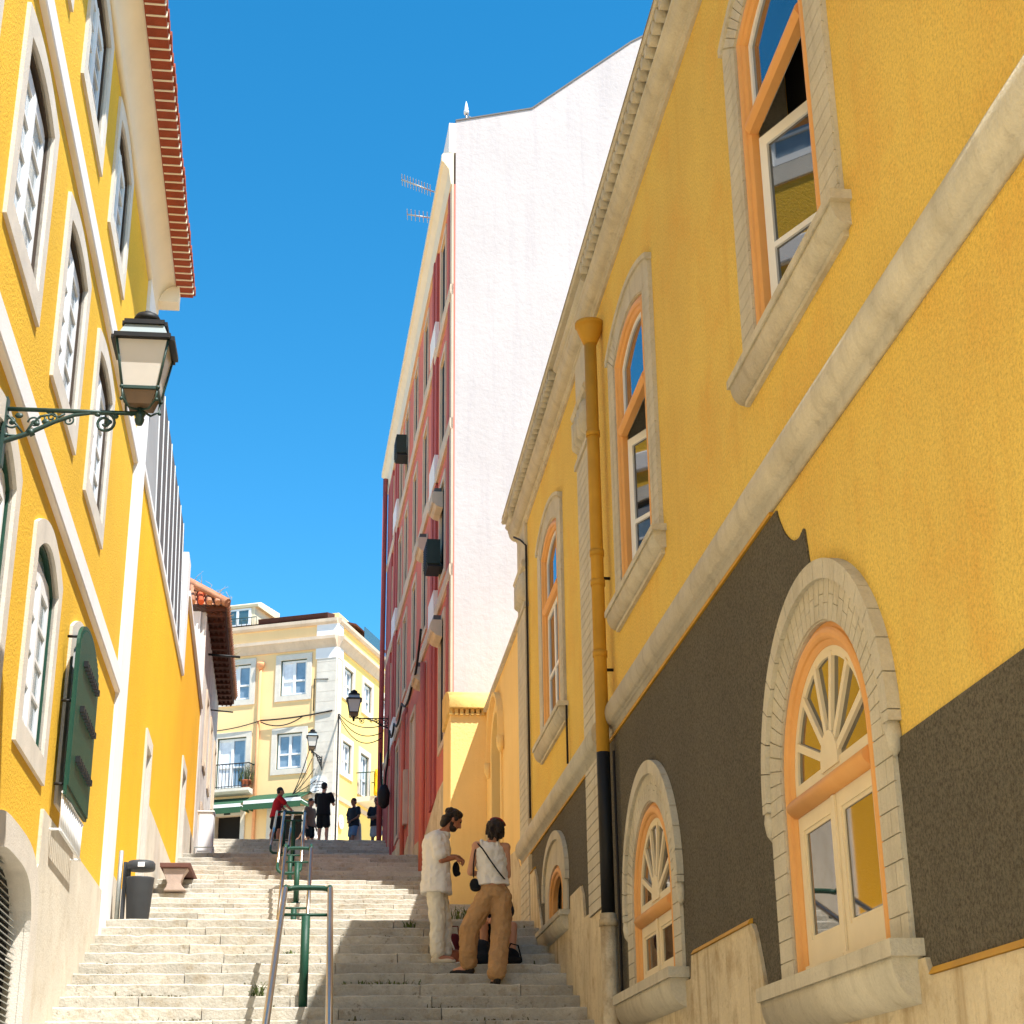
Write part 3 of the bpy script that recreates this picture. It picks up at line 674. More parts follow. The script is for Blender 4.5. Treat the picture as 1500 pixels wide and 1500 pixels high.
# ------------------------------------------------------------------ second yellow building (zinc mansard)
SB = thing('zinc_roofed_house', 'deep yellow house with a grey standing seam upper storey stepping up beside the stairs', 'building', (-5, 29, 2.5))
SA, SE = LE+.035, 37.75
dd = [(24.72, 4.0, 5.78, .40), (33.2, 5.6, 7.30, .55)]
m = MB(); poly = [(SA, 1.5), (SE, 1.5), (SE, 9.82), (31.0, 10.35), (31.0, 8.66), (SA, 8.66)]
m.plate(FL, [(SA, 1.5), (SE, 1.5), (SE, 9.82), (31.0, 10.35), (30.9, 8.66), (SA, 8.66)], [rect(c-h, c+h, z0-1.5, z1) for c, z0, z1, h in dd], -.3, 0, 0, 1); m.build('wall', [YL2, STL], SB)
m = MB(); m.hexa([P(SA, 1.5, -7), P(SE-.02, 1.5, -7), P(SE-.02, 1.5, -.31), P(SA, 1.5, -.31), P(SA, 8.6, -7), P(SE-.02, 9.7, -7), P(SE-.02, 9.7, -.31), P(SA, 8.6, -.31)])
m.hexa([P(SA, 8.6, -7), P(31, 8.6, -7), P(31, 8.6, -.62), P(SA, 8.6, -.62), P(SA, 11.3, -7), P(31, 11.3, -7), P(31, 11.3, -.62), P(SA, 11.3, -.62)])
m.build('core', YL2, SB)
m = MB()
m.sweep_line(FL, SA, 30.9, [(0, 8.68), (.03, 8.68), (.045, 8.70), (.045, 8.78), (0, 8.80)])
m.fbox(FL, 30.3, 31.05, 8.81, 11.0, -.2, .03)
pp = [(31.05, 10.352), (SE+.03, 9.822), (SE+.03, 9.93), (31.05, 10.46)]; m.prism(FL, pp, -.3, .06)
m.build('cornice', WHT, SB)
m = MB()
m.hexa([P(SA, 8.80, -.55), P(30.3, 8.80, -.55), P(30.3, 8.80, -.01), P(SA, 8.80, -.01), P(SA, 11.45, -.6), P(30.3, 11.45, -.6), P(30.3, 11.45, -.09), P(SA, 11.45, -.09)])
mn = m.build('mansard', [ZNC], SB)
m = MB(); s_ = 23.3
while s_ < 30.3:
    m.hexa([P(s_-.022, 8.81, -.06), P(s_+.022, 8.81, -.06), P(s_+.022, 8.81, .003), P(s_-.022, 8.81, .003), P(s_-.022, 11.45, -.14), P(s_+.022, 11.45, -.14), P(s_+.022, 11.45, -.077), P(s_-.022, 11.45, -.077)]); s_ += .95
m.build('standing_seams', WPT, mn)
m = MB(); m.hexa([P(SA+.1, 8.83, -.03), P(23.15, 8.83, -.03), P(23.15, 8.83, .0), P(SA+.1, 8.83, .0), P(SA+.1, 11.4, -.11), P(23.15, 11.4, -.11), P(23.15, 11.4, -.08), P(SA+.1, 11.4, -.08)]); m.build('smooth_panel', ZN2, mn)
for c, z0, z1, h in dd:
    m = MB(); m.plate(FL, rect(c-h-.16, c+h+.16, z0-1.5, z1+.2), [rect(c-h, c+h, z0-1.499, z1)], 0, .03); d = m.build('door', STL, SB)
    m = MB(); m.fbox(FL, c-h+.001, c+h-.001, z0-1.5, z1-.001, -.22, -.16); z = z0-.6
    while z < z1-.2: m.fbox(FL, c-h+.08, c+h-.08, z, z+.32, -.16, -.14); z += .42
    m.build('door_leaf', mat('weathered_grey_door', (120, 110, 96), .8, .15, 3, streak=.4, scol=(80, 72, 62)) if 'weathered_grey_door' not in MATS else MATS['weathered_grey_door'], d)
m = MB(); m.plate(FL, [(SA, 1.5), (24.15, 1.5), (24.15, 3.3), (SA, 3.3)], [], 0, .03)
m.prism(FL, [(25.29, 1.5), (32.48, 1.5), (32.48, 5.0), (31.2, 5.1), (25.29, 5.05)], 0, .03); m.prism(FL, [(33.92, 1.5), (SE, 1.5), (SE, 6.7), (33.92, 6.75)], 0, .03)
m.build('stone_base', DAL, SB)

# ------------------------------------------------------------------ old white house with boarded eave
OH = thing('old_white_house', 'peeling white house with a sagging weedy clay tile roof and brown boarded eave', 'building', (-5, 43, 5))
OA, OE = 37.80, 46.2; OZ = 12.2
m = MB(); wo = [(40.0, 9.0, 10.6, .4), (42.6, 9.0, 10.6, .4), (45.3, 9.0, 10.6, .4), (40.3, 6.2, 7.9, .4), (43.5, 6.6, 8.2, .45)]
m.plate(FL, rect(OA, OE, 4.5, OZ), [rect(c-h, c+h, a, b) for c, a, b, h in wo], -.3, .02, 0, 0)
m.hexa([P(OA, 4.5, -6), P(OE, 4.5, -6), P(OE, 4.5, -.31), P(OA, 4.5, -.31), P(OA, OZ, -6), P(OE, OZ, -6), P(OE, OZ, -.31), P(OA, OZ, -.31)])
m.build('wall', OLD, OH)
m = MB(); m.fbox(FL, OA-.06, OA-.002, 8.0, OZ, -6, -.12); m.build('whitewashed_end_wall', WHT, OH)
for c, a, b, h in wo:
    m = MB(); m.plate(FL, rect(c-h-.15, c+h+.15, a-.15, b+.15), [rect(c-h, c+h, a, b)], .02, .06); wn = m.build('window', BGS, OH)
    m = MB(); m.fbox(FL, c-h+.002, c+h-.002, a+.002, b-.002, -.2, -.12); m.build('shutter', mat('pale_shutter', (190, 186, 178), .7, .1, 4) if 'pale_shutter' not in MATS else MATS['pale_shutter'], wn)
m = MB(); zb = OZ
# boarded eave on the street side, tiled hip on the near side
m.hexa([P(OA-.1, OZ-.02, 0), P(OE+.2, OZ-.02, 0), P(OE+.2, OZ+.02, .45), P(OA-.1, OZ+.02, .45), P(OA-.1, OZ+.10, 0), P(OE+.2, OZ+.10, 0), P(OE+.2, OZ+.14, .45), P(OA-.1, OZ+.14, .45)])
s_ = OA
while s_ < OE: m.fbox(FL, s_, s_+.09, OZ-.09, OZ-.0, 0, .41); s_ += .55
for n_ in (.1, .22, .34): m.fbox(FL, OA-.1, OE+.2, OZ-.045, OZ-.021, n_, n_+.04)
m.build('boarded_eave', BRN, OH)
m = MB()
rz = OZ+.12; hgt = 2.6
A = P(OA-.25, rz, .5); B = P(OE+.2, rz, .5); Cc = P(OE+.2, rz+hgt, -3.5); D = P(OA+2.2, rz+hgt, -3.0); E2 = P(OA-.25, rz, -6); 
m.add([A, B, Cc, D, E2], [(0, 1, 2, 3), (0, 3, 4)])
rf = m.build('roof', TLO, OH)
# tile rows on the near hip
m = MB(); rnd = random.Random(11)
k = 0; n = -5.4
while n < .36:
    t = (n+5.8)/6.6; a = P(OA-.30, rz+.03, n+.08)
    tp = E2.lerp(D, min(1, (n+6)/3.0)) if n < -3 else D.lerp(A, (n+3.0)/3.5)
    m.tube([a, V(a).lerp(tp+V((0, 0, .03)), .97)], .075, 0 if rnd.random() > .12 else 1, 6); n += .2
m.tube([A+V((0, 0, .05)), D+V((0, 0, .05))], .11, 0, 8)
s_ = OA-.2
while s_ < OE: m.tube([P(s_, rz+.05, .53), P(s_, rz+.5, -.3)], .07, 0, 6); s_ += .22
m.build('roof_tiles', [TLO, TLN], rf)
m = MB()
for i in range(90):
    f = rnd.random(); b0 = A.lerp(D, f*.95) if i % 2 else P(OA+rnd.uniform(-.2, 6), rz+.15, rnd.uniform(.2, .5)); L = rnd.uniform(.1, .38)
    m.tube([b0, b0+V((rnd.uniform(-.1, .15), rnd.uniform(-.1, .1), L*.6)), b0+V((rnd.uniform(-.15, .3), rnd.uniform(-.1, .1), L))], [.008, .006, .003], 0, 4)
m.build('dry_roof_grass', LEAD, rf)
m = MB(); m.tube([P(39.3, 11.6, 0), P(39.3, 11.55, .8)], .03, 0, 6); m.build('clothes_bar', BLK, OH); m = MB(); m.tube([P(42, 10.9, 0), P(42, 10.85, .6)], .02, 0, 6); m.build('clothes_bar', BLK, OH)
# ------------------------------------------------------------------ red building with the white gable
PB = thing('red_building', 'tall narrow red street front with a blank white gable wall facing down the stairs', 'building', (5, 34, 4))
PE = 16.6; PT = 18.3
P2 = FP.P
wins = []
floors = [(7.35, 9.6), (10.55, 12.45), (13.35, 15.25), (16.25, 18.0)]
for cc in (1.75, 5.4, 7.9, 10.4, 12.2, 15.4):
    for i, (a, b) in enumerate(floors):
        if i == 0 and cc in (7.9,): continue
        wins.append((cc, a if not (i == 0 and cc == 1.75) else 7.2, b, .42))
wins += [(7.9, 5.2, 9.3, .5), (11.6, 5.6, 7.0, .3)]
m = MB(); m.plate(FP, rect(.0, PE, 3, PT), [rect(c-h, c+h, a, b) for c, a, b, h in wins], -.25, 0, 0, 1)
m.build('wall', [REL, BGS], PB)
m = MB(); m.hexa([P2(.4, 3, -9), P2(PE-.02, 3, -9), P2(PE-.02, 3, -.27), P2(.4, 3, -.27), P2(.4, PT, -9), P2(PE-.02, PT, -9), P2(PE-.02, PT, -.27), P2(.4, PT, -.27)]); m.build('core', RED, PB)
# gable
m = MB(); m.prism(FX, [(2.20, 3), (9.5, 3), (9.5, 24.35), (5.98, 22.06), (3.82, 20.22), (2.23, 19.81)], -.42, .0); m.build('gable_wall', GAB, PB)
m = MB()
m.sweep2(FX, [(2.23, 19.81), (3.82, 20.22), (5.98, 22.06), (9.5, 24.35)], [(0, -.43), (0, .02), (.03, .02), (.03, -.43)]); m.build('gable_flashing', ZNC, PB)
# corner strip beige, then pilasters red with white caps
m = MB(); m.fbox(FP, .0, .30, 3, PT, 0, .04); m.build('corner_quoin', BGS, PB)
for a, b in ((.34, .62), (2.75, 3.75), (12.9, 14.0), (14.9, PE)):
    m = MB(); m.fbox(FP, a, b, 6.3, PT, 0, .05)
    m.fbox(FP, (a+b)/2-.1, (a+b)/2+.1, 6.3, PT, .05, .075) if .5 < b-a < 1.5 else None
    m.build('pilaster', RED, PB)
for a, b in ((2.7, 3.8), (12.85, 14.05)):
    for z in (10.05, 13.0, 16.1): m = MB(); m.fbox(FP, a, b, z-.12, z+.5, 0, .085); m.build('pilaster_cap', WHT, PB)
for z in (10.05, 13.0, 15.9): m = MB(); m.sweep_line(FP, 0, PE, [(0, z-.12), (.05, z-.12), (.07, z-.05), (.07, z+.10), (0, z+.12)]); m.build('floor_band', BGS, PB)
m = MB(); m.sweep_line(FP, 0, PE+.15, [(0, 18.3), (.06, 18.3), (.08, 18.45), (.10, 18.65), (.20, 18.8), (.25, 18.84), (.25, 18.97), (.22, 19.02), (0, 19.05)]); m.build('cornice', CRP, PB)
m = MB(); m.fbox(FP, .0, 1.2, 19.055, 19.76, -.5, .10); m.build('roof_parapet', WHT, PB)
for c, a, b, h in wins:
    m = MB(); m.plate(FP, rect(c-h-.12, c+h+.12, a-.12, b+.12), [rect(c-h, c+h, a, b)], 0, .03); wn = m.build('window', BGS, PB)
    m = MB(); m.plate(FP, rect(c-h+.002, c+h-.002, a+.002, b-.002), [rect(c-h+.07, c-.03, a+.08, b-.07), rect(c+.03, c+h-.07, a+.08, b-.07)], -.06, -.02); m.build('sash', CRP if b-a < 3.5 else BGS, wn)
    m = MB(); m.fbox(FP, c-h+.05, c+h-.05, a+.05, b-.05, -.05, -.012); m.build('glass', DKI if b-a < 3.5 else BGS, wn)  # window panels are matt near-black, dark interior put into the colour
m = MB(); m.plate(FP, [(0, 3), (PE, 3), (PE, 7.3), (13, 7.1), (10.5, 6.9), (10.4, 6.3), (8.5, 6.7), (8.5, 5.9), (6.8, 6.2), (4.4, 6.0), (2.0, 6.35), (.0, 6.35)], [rect(7.4, 8.4, 5.2, 9.3)] if False else [], 0, .05); m.build('stained_base', DAD, PB)
m = MB()
m.tube([P2(4.6, 4.6, .1), P2(4.6, 9.6, .1)], .06); m.build('downpipe', REL, PB); m = MB(); m.tube([P2(9.4, 5.6, .1), P2(9.4, 9.7, .1), P2(9.5, 9.9, .02)], .05)
m.build('downpipe', REL, PB)
m = MB(); m.tube([P2(16.3, 6.9, .16), P2(16.3, 18.6, .16)], .07); m.build('corner_pipe', RED, PB)
m = MB(); m.tube([P2(16.3, 5.8, .16), P2(16.3, 7.0, .16)], .1, 0, 10); m.build('pipe_sleeve', WHT, PB)
m = MB(); m.fbox(FP, 9.1, 10.1, 7.1, 8.35, 0, .1); m.build('meter_box', BGS, PB)
m = MB(); m.prism(FP, [(15.6, 19.06), (16.4, 19.06), (16.4, 19.4), (15.6, 19.4)], -.3, .1); m.build('chimney', DAD, PB)
# balconettes and air units fixed to the front
def flower_box(s, z):
    m = MB(); m.fbox(FP, s-.38, s+.38, z, z+.24, .02, .22); m.sweep_line(FP, s-.38, s+.38, [(.02, z), (.20, z), (.14, z-.06), (.02, z-.1)])
    for k in range(3): m.fbox(FP, s-.37+.25*k+.02, s-.37+.25*k+.22, z+.03, z+.21, .22, .235)
    return m
CBG_ = mat('dark_bottle_green', (44, 54, 46), .6, .1, 6)
boxes = [(2.0, 12.0, BGS), (5.1, 12.2, BGS), (2.0, 9.35, BGS), (5.6, 9.45, BGS)]
for (s, z, mt), lb in zip(boxes, ('beige projecting box at the top near corner of the red front', 'beige projecting box high on the red front, farther from the near corner', 'beige projecting box lower on the red front beside the white gable', 'beige projecting box lower on the red front, farther up the stairs')):
    t = thing('window_box', lb, 'window box', P2(s, z-.16, .0), 'projecting boxes on the red front')
    flower_box(s, z).build('trough', mt, t)
    m = MB(); m.fbox(FP, s-.22, s+.22, z+.245, z+.38, .03, .17); m.build('cover', ZNC, t)
for (s, z, lb) in ((2.0, 10.75, 'dark green air conditioner low on the red front by the white gable'), (10.4, 16.75, 'dark green air conditioner high under the cornice of the red front')):
    t = thing('air_conditioner', lb, 'air conditioner', P2(s, z, 0), 'air conditioners on the red front')
    m = MB(); m.fbox(FP, s-.34, s+.34, z, z+.5, .06, .32); m.build('casing', CBG_, t)
    m = MB(); q = P2(s, z+.29, .425); 
    for k in range(9): m.fbox(FP, s-.28, s+.28, z+.04+k*.048, z+.062+k*.048, .32, .335)
    m.fbox(FP, s-.30, s+.30, z-.05, z-.005, 0, .3); m.build('grille', BLK, t)
def yagi(base, tip, lb, n=9):
    t = thing('television_antenna', lb, 'antenna', base, 'television antennas on the red building roof')
    m = MB(); base = V(base); tip = V(tip); d = tip-base
    m.tube([base, tip], .018, 0, 6); m.build('boom', GAL, t)
    m = MB()
    for k in range(n):
        p = base+d*(.12+.86*k/(n-1)); m.tube([p-V((.02, .25, 0)), p+V((.02, .25, 0))], .009, 0, 5)
    m.build('elements', GAL, t)
    return t
a = ony(636, 281, 33.5); b = ony(588, 263, 33.5); y1 = yagi(a, b, 'longer upper antenna sticking out past the red building cornice', 11)
m = MB(); m.tube([a, V((a.x+.9, a.y, a.z-.3)), V((a.x+1.0, a.y, 18.9))], .025, 0, 6); m.build('mast', GAL, y1)
a = ony(630, 319, 34.8); b = ony(596, 314, 34.8); y2 = yagi(a, b, 'shorter lower antenna sticking out past the red building cornice', 6)
m = MB(); m.tube([a, V((a.x+.8, a.y, a.z-.1)), V((a.x+.9, a.y, 18.9))], .025, 0, 6); m.build('mast', GAL, y2)
p = V((2.47, 28.5, 19.85)); t = thing('roof_aerial', 'small white capped aerial mast on the top corner of the white gable', 'antenna', p)
m = MB(); m.tube([p, p+V((0, 0, .48))], .025, 0, 6); m.tube([p+V((0, 0, .33)), p+V((.25, 0, .22))], .012, 0, 5); m.tube([p+V((.25, 0, .22)), p+V((.25, 0, .08))], .008, 0, 5); m.build('mast', GAL, t)
m = MB(); m.lathe(p+V((0, 0, .36)), [(.05, 0), (.055, .08), (.035, .1), (.045, .14), (.02, .26), (.004, .32)], 0, 10); m.build('cap', WPT, t)
# ------------------------------------------------------------------ far corner building
CB = thing('corner_apartment_house', 'pale peach corner apartment house with green awnings at the top of the stairs', 'building', (0, 62, 9))
CT = 18.62
lw = [(1.70, 15.82, 17.18, .52), (3.95, 15.82, 17.18, .52), (1.76, 13.1, 14.42, .50)]
rw = [(1.25, 15.95, 17.0, .5), (3.5, 15.95, 17.0, .48), (5.6, 15.95, 17.0, .45), (1.25, 13.1, 14.2, .5)]
ldoor = [(4.05, 12.55, 14.42, .58)]; rdoor = [(3.3, 12.6, 14.2, .5), (5.6, 12.6, 14.2, .45)]
gdoor = [(4.05, 9.3, 11.55, .5), (1.75, 9.3, 11.45, .6)]
m = MB(); m.plate(FBL, rect(0, 7, 8.5, CT), [rect(c-h, c+h, a, b) for c, a, b, h in lw+ldoor+gdoor], -.3, 0, 0, 1); m.build('front_wall', [PEA, BGS], CB)
m = MB(); m.plate(FBR, rect(0, 12, 8.5, CT), [rect(c-h, c+h, a, b) for c, a, b, h in rw+rdoor], -.3, 0, 0, 1); m.build('side_wall', [YBR, BGS], CB)
m = MB(); p0 = FBL.P(7, 8, -.35); p1 = FBL.P(.4, 8, -.35); p2 = FBR.P(12, 8, -.35)
for pp in (p0, p1, p2): pp.z = 0
p3 = p0+(p2-p1); m.hexa([V((q.x, q.y, 8)) for q in (p0, p1, p2, p3)]+[V((q.x, q.y, CT)) for q in (p0, p1, p2, p3)]); m.build('core', PEA, CB)
m = MB()
for fr in (FBL, FBR):
    m.fbox(fr, .0 if fr is FBL else .0, .78 if fr is FBL else .45, 9, 17.1, .001, .05)
    z = 9.1
    while z < 17: m.fbox(fr, .012, (.76 if fr is FBL else .43), z, z+.36, .05, .058); z += .375
m.build('stone_corner', STL, CB)
m = MB()
for fr, L in ((FBL, 7), (FBR, 12)):
    m.sweep_line(fr, -.0, L, [(0, 17.5), (.06, 17.5), (.10, 17.6), (.22, 17.78), (.26, 17.8), (.26, 17.92), (0, 17.96)])
    m.sweep_line(fr, -.0, L, [(0, 18.42), (.08, 18.42), (.14, 18.5), (.14, 18.62), (0, 18.66)])
    m.sweep_line(fr, .0, L, [(0, 11.95), (.05, 11.95), (.07, 12.1), (0, 12.12)])
m.build('cornice', BGS, CB)
m = MB()
for fr, a in ((FBL, .82), (FBR, .5)): m.fbox(fr, 0, a, 17.1, 17.5, .0, .075); m.fbox(fr, 0, a, 17.96, 18.42, 0, .05)
m.build('corner_cap', WHT, CB)
def far_window(fr, c, a, b, h, sash=WPT, door=False):
    m = MB(); m.plate(fr, rect(c-h-.2, c+h+.2, a-(.2 if not door else 0), b+.2), [rect(c-h, c+h, a+(.001 if door else 0), b)], 0, .05); wn = m.build('window' if not door else 'balcony_door', STL, CB)
    m = MB(); zc = a+(b-a)*.42
    m.plate(fr, rect(c-h+.001, c+h-.001, a+.001, b-.001), [rect(c-h+.09, c-.05, a+.1, zc-.03), rect(c+.05, c+h-.09, a+.1, zc-.03), rect(c-h+.09, c-.05, zc+.03, b-.1), rect(c+.05, c+h-.09, zc+.03, b-.1)], -.16, -.06); m.build('sash', sash, wn)
    m = MB(); m.fbox(fr, c-h+.03, c+h-.03, a+.03, b-.03, -.13, -.11); m.build('glass', LGL, wn)
    if h > .5:
        m = MB(); m.fbox(fr, c+.02, c+h-.04, a+.04, b-.04, -.11, -.10); m.build('curtain', CUR, wn)
    m = MB(); m.plate(fr, rect(c-h-.03, c+h+.03, a+.0, b+.03), [rect(c-h+.03, c+h-.03, a+.03, b-.03)], -.055, -.03); m.build('outer_frame', GRN, wn)
for wv in lw: far_window(FBL, *wv)
for wv in rw: far_window(FBR, *wv)
for wv in ldoor: far_window(FBL, *wv, door=True)
for wv in rdoor: far_window(FBR, *wv, door=True)
for c, a, b, h in gdoor:
    m = MB(); m.plate(FBL, rect(c-h-.17, c+h+.17, a, b+.25), [rect(c-h, c+h, a+.001, b)], 0, .05); d = m.build('doorway', STL, CB)
    m = MB(); m.fbox(FBL, c-h, c+h, a, b, -.29, -.25); m.build('doorway_shade_panel', DKI, d)  # near-black panel painted for the unlit space inside the doorway
m = MB(); m.fbox(FBL, 3.95, 4.2, 11.58, 11.75, .05, .07); m.build('number_plate', BLK, CB)
# balconies
def balcony(fr, s0, s1, z, out, nm='balcony', plants=False, mt=BLK):
    m = MB(); m.sweep_line(fr, s0, s1, [(0, z-.2), (out*.7, z-.18), (out, z-.1), (out, z), (0, z)]); b = m.build(nm, STL, CB)
    m = MB(); n = int((s1-s0)/.13)
    for k in range(n+1): s = s0+.03+(s1-s0-.06)*k/n; m.tube([fr.P(s, z, out-.04), fr.P(s, z+.9, out-.04)], .012, 0, 5)
    for s in (s0+.03, s1-.03):
        for k in range(1, 4): m.tube([fr.P(s, z, (out-.04)*k/4), fr.P(s, z+.9, (out-.04)*k/4)], .012, 0, 5)
        m.tube([fr.P(s, z+.9, 0), fr.P(s, z+.9, out-.04)], .02, 0, 6)
    m.tube([fr.P(s0+.03, z+.9, out-.04), fr.P(s1-.03, z+.9, out-.04)], .022, 0, 6); m.tube([fr.P(s0+.03, z+.08, out-.04), fr.P(s1-.03, z+.08, out-.04)], .015, 0, 6)
    m.build('railing', mt, b); return b
balcony(FBL, 3.1, 5.0, 12.45, .45); balcony(FBR, 2.45, 4.3, 12.45, .75, mt=GRN)
m = MB(); m.fbox(FBR, 2.47, 4.28, 12.5, 13.3, .685, .70); m.build('railing_panel', GRN, CB)
def awning(fr, s0, s1, z, out, drop):
    m = MB(); P_ = fr.P
    m.hexa([P_(s0, z, .02), P_(s1, z, .02), P_(s1, z-drop, out), P_(s0, z-drop, out), P_(s0, z+.02, .02), P_(s1, z+.02, .02), P_(s1, z-drop+.02, out), P_(s0, z-drop+.02, out)], 0)
    m.fbox(fr, s0, s1, z-drop-.09, z-drop+.03, out, out+.012, 1); m.fbox(fr, s0, s1, z-drop-.30, z-drop-.092, out, out+.012, 0)
    for s in (s0, s1): m.prism(fr, [(s-.01, z-drop-.2), (s+.01, z-drop-.2), (s+.01, z-drop), (s-.01, z-drop)], .02, out)
    for s in (s0, s1): m.tube([P_(s, z-drop-.1, 0), P_(s, z-drop-.05, out)], .02, 1, 6)
    return m.build('awning', [AWN, WPT], CB)
awning(FBL, .85, 3.05, 12.2, .9, .38); awning(FBL, 3.25, 5.3, 12.15, .7, .35)
m = MB(); m.tube([FBL.P(3.02, 9.4, .06), FBL.P(3.02, 17.1, .06)], .055, 0, 8); m.lathe(FBL.P(3.02, 16.9, .08), [(.06, 0), (.14, .15), (.15, .2), (.15, .26)], 0, 10); m.build('downpipe', mat('peach_pipe', (226, 160, 112), .7, .1, 4), CB)
# attic: parapet, dormer, roof
m = MB()
m.add([FBL.P(.5, 18.68, .1), FBL.P(7, 18.68, .1), FBL.P(7, 19.2, -2.0), FBL.P(2.2, 19.2, -2.0)], [(0, 1, 2, 3)])
m.hexa([FBL.P(.4, 18.67, -.6), FBL.P(3.2, 18.67, -.6), FBL.P(3.2, 18.67, .05), FBL.P(.4, 18.67, .05), FBL.P(.4, 19.0, -.6), FBL.P(3.2, 19.0, -.6), FBL.P(3.2, 18.86, .1), FBL.P(.4, 18.86, .1)]); m.build('roof', BRN, CB)
m = MB(); m.fbox(FBL, 3.45, 5.2, 18.67, 19.45, -2, -.12); m.sweep_line(FBL, 3.3, 5.3, [(-2, 19.45), (-.05, 19.45), (-.02, 19.55), (-.3, 19.68), (-2, 19.75)]); dm = m.build('dormer', CRP, CB)
m = MB(); m.plate(FBL, rect(3.6, 4.7, 18.75, 19.42), [rect(3.7, 4.1, 18.8, 19.35), rect(4.2, 4.6, 18.8, 19.35)], -.12, -.08); m.build('sash', WPT, dm)
m = MB(); m.fbox(FBL, 3.65, 4.65, 18.78, 19.38, -.119, -.10); m.build('glass', TEAL, dm)
m = MB()
for k in range(9): m.tube([FBL.P(3.3+.2*k, 18.66, .05), FBL.P(3.3+.2*k, 19.0, .05)], .012, 0, 5)
m.tube([FBL.P(3.3, 19.0, .05), FBL.P(4.95, 19.0, .05)], .018, 0, 6); m.build('railing', GRM, dm)
m = MB(); m.fbox(FBR, .4, 2.4, 18.67, 18.95, -3, -.5); m.fbox(FBR, 2.4, 12, 18.67, 19.0, -3, -.9); m.fbox(FBR, 3.4, 6.2, 19.0, 20.0, -3, -1.2); m.build('attic_block', PEA, CB)
m = MB(); m.sweep_line(FBR, 2.6, 6.5, [(-1.2, 19.4), (-.2, 19.15), (-.2, 19.22), (-1.2, 19.5)]); m.build('attic_roof', BRN, CB)
m = MB(); m.fbox(FBR, 2.7, 4.6, 18.7, 19.35, -.55, -.5); m.fbox(FBR, 3.0, 5.5, 18.7, 19.2, .0, .03); m.build('attic_glazing', TEAL, CB)
# ------------------------------------------------------------------ cables
m = MB()
def sag(a, b, d, n=14): a = V(a); b = V(b); return [a.lerp(b, i/n)-V((0, 0, d*4*(i/n)*(1-i/n))) for i in range(n+1)]
m.tube(sag(FBL.P(5.6, 14.75, .09), FBL.P(2.9, 14.95, .12), .12), .02, 0, 5); m.tube(sag(FBL.P(2.9, 14.95, .12), FBL.P(.1, 15.1, .09), .06), .03, 0, 5); m.tube(sag(FBL.P(2.9, 14.9, .12), FBL.P(1.2, 15.0, .1), .25), .022, 0, 5)
m.tube([FBL.P(.85, 15.15, .07), FBL.P(.85, 16.35, .07), FBL.P(.3, 16.3, .07)], .02, 0, 5); m.tube([FBR.P(.12, 15.0, .08), FBR.P(.12, 9.8, .08)], .03, 0, 5)
tag(m.build('facade_cable', CBL), 'black cable sagging across the peach corner house at first floor level', 'cable')
m = MB(); e = P2(15.6, 10.0, .2)
for d, k in ((.22, 0), (.34, .2), (.46, .35)): m.tube(sag(FBR.P(.1, 15.0-k*.3, .1), V((e.x, e.y, e.z+1.0-k)), d), .017, 0, 5)
for k in range(5): m.tube(sag(FBL.P(.5+.1*k, 12.2+.4*k, .12), FBL.P(2.2-.1*k, 11.9-.1*k, .5), .1*k), .014, 0, 4)
tag(m.build('cable_bundle', CBL), 'black cable bundle drooping from the grey stone corner towards the red building', 'cable')
m = MB(); pts = [P2(s, z, n) for s, z, n in ((3.9, 10.1, .22), (6, 9.55, .2), (8.5, 9.75, .22), (11.0, 9.9, .2), (12.5, 10.1, .2), (13.2, 9.2, .22), (14.2, 8.6, .22), (15.4, 10.2, .22))]
pts2 = []
for i in range(len(pts)-1): pts2 += [pts[i].lerp(pts[i+1], j/6)-V((0, 0, .25*4*(j/6)*(1-j/6))) for j in range(6)]
m.tube(pts2+[pts[-1]], .028, 0, 5); m.lathe(P2(13.4, 8.3, .25), [(.05, 0), (.14, .1), (.16, .4), (.08, .6)], 0, 8)
tag(m.build('wall_cable', CBL), 'black cable looping along the first floor band of the red building', 'cable')
# ------------------------------------------------------------------ signs
def plaque(fr, s, z, w, h, n, label, lines, shape):
    t = thing('street_sign', label, 'sign', fr.P(s, z, n))
    m = MB(); pts = [(s+w/2*math.cos(a)*(1 if shape == 'o' else (abs(math.cos(a))**-.55 if abs(math.cos(a)) > .3 else 1.1)), z+h/2*math.sin(a)) for a in [2*pi*i/28 for i in range(28)]]
    if shape != 'o': pts = [(s-w/2, z-h*.36), (s-w*.35, z-h/2), (s+w*.35, z-h/2), (s+w/2, z-h*.36), (s+w/2, z+h*.3), (s+w*.3, z+h*.42), (s, z+h/2), (s-w*.3, z+h*.42), (s-w/2, z+h*.3)]
    m.prism(fr, pts, n, n+.03); m.build('plate', SIGN, t)
    m = MB()
    for (a, b, zl) in lines:
        x = a
        while x < b: L = rnd.uniform(.03, .08); m.fbox(fr, s+x, s+min(b, x+L), z+zl, z+zl+.035, n+.03, n+.034); x += L+.02
    m.build('faded_lettering', INK, t)
plaque(FBL, .55, 12.45, .62, .62, .06, 'white shaped enamel sign with faded lettering on the stone corner above the man in black', [(-.2, .2, .06), (-.22, .22, -.04), (-.15, .15, -.14)], 's')
plaque(FBR, .72, 11.2, .5, .5, .06, 'small round white sign low on the yellow side wall behind the bollard', [(-.15, .15, .02), (-.1, .1, -.08)], 'o')
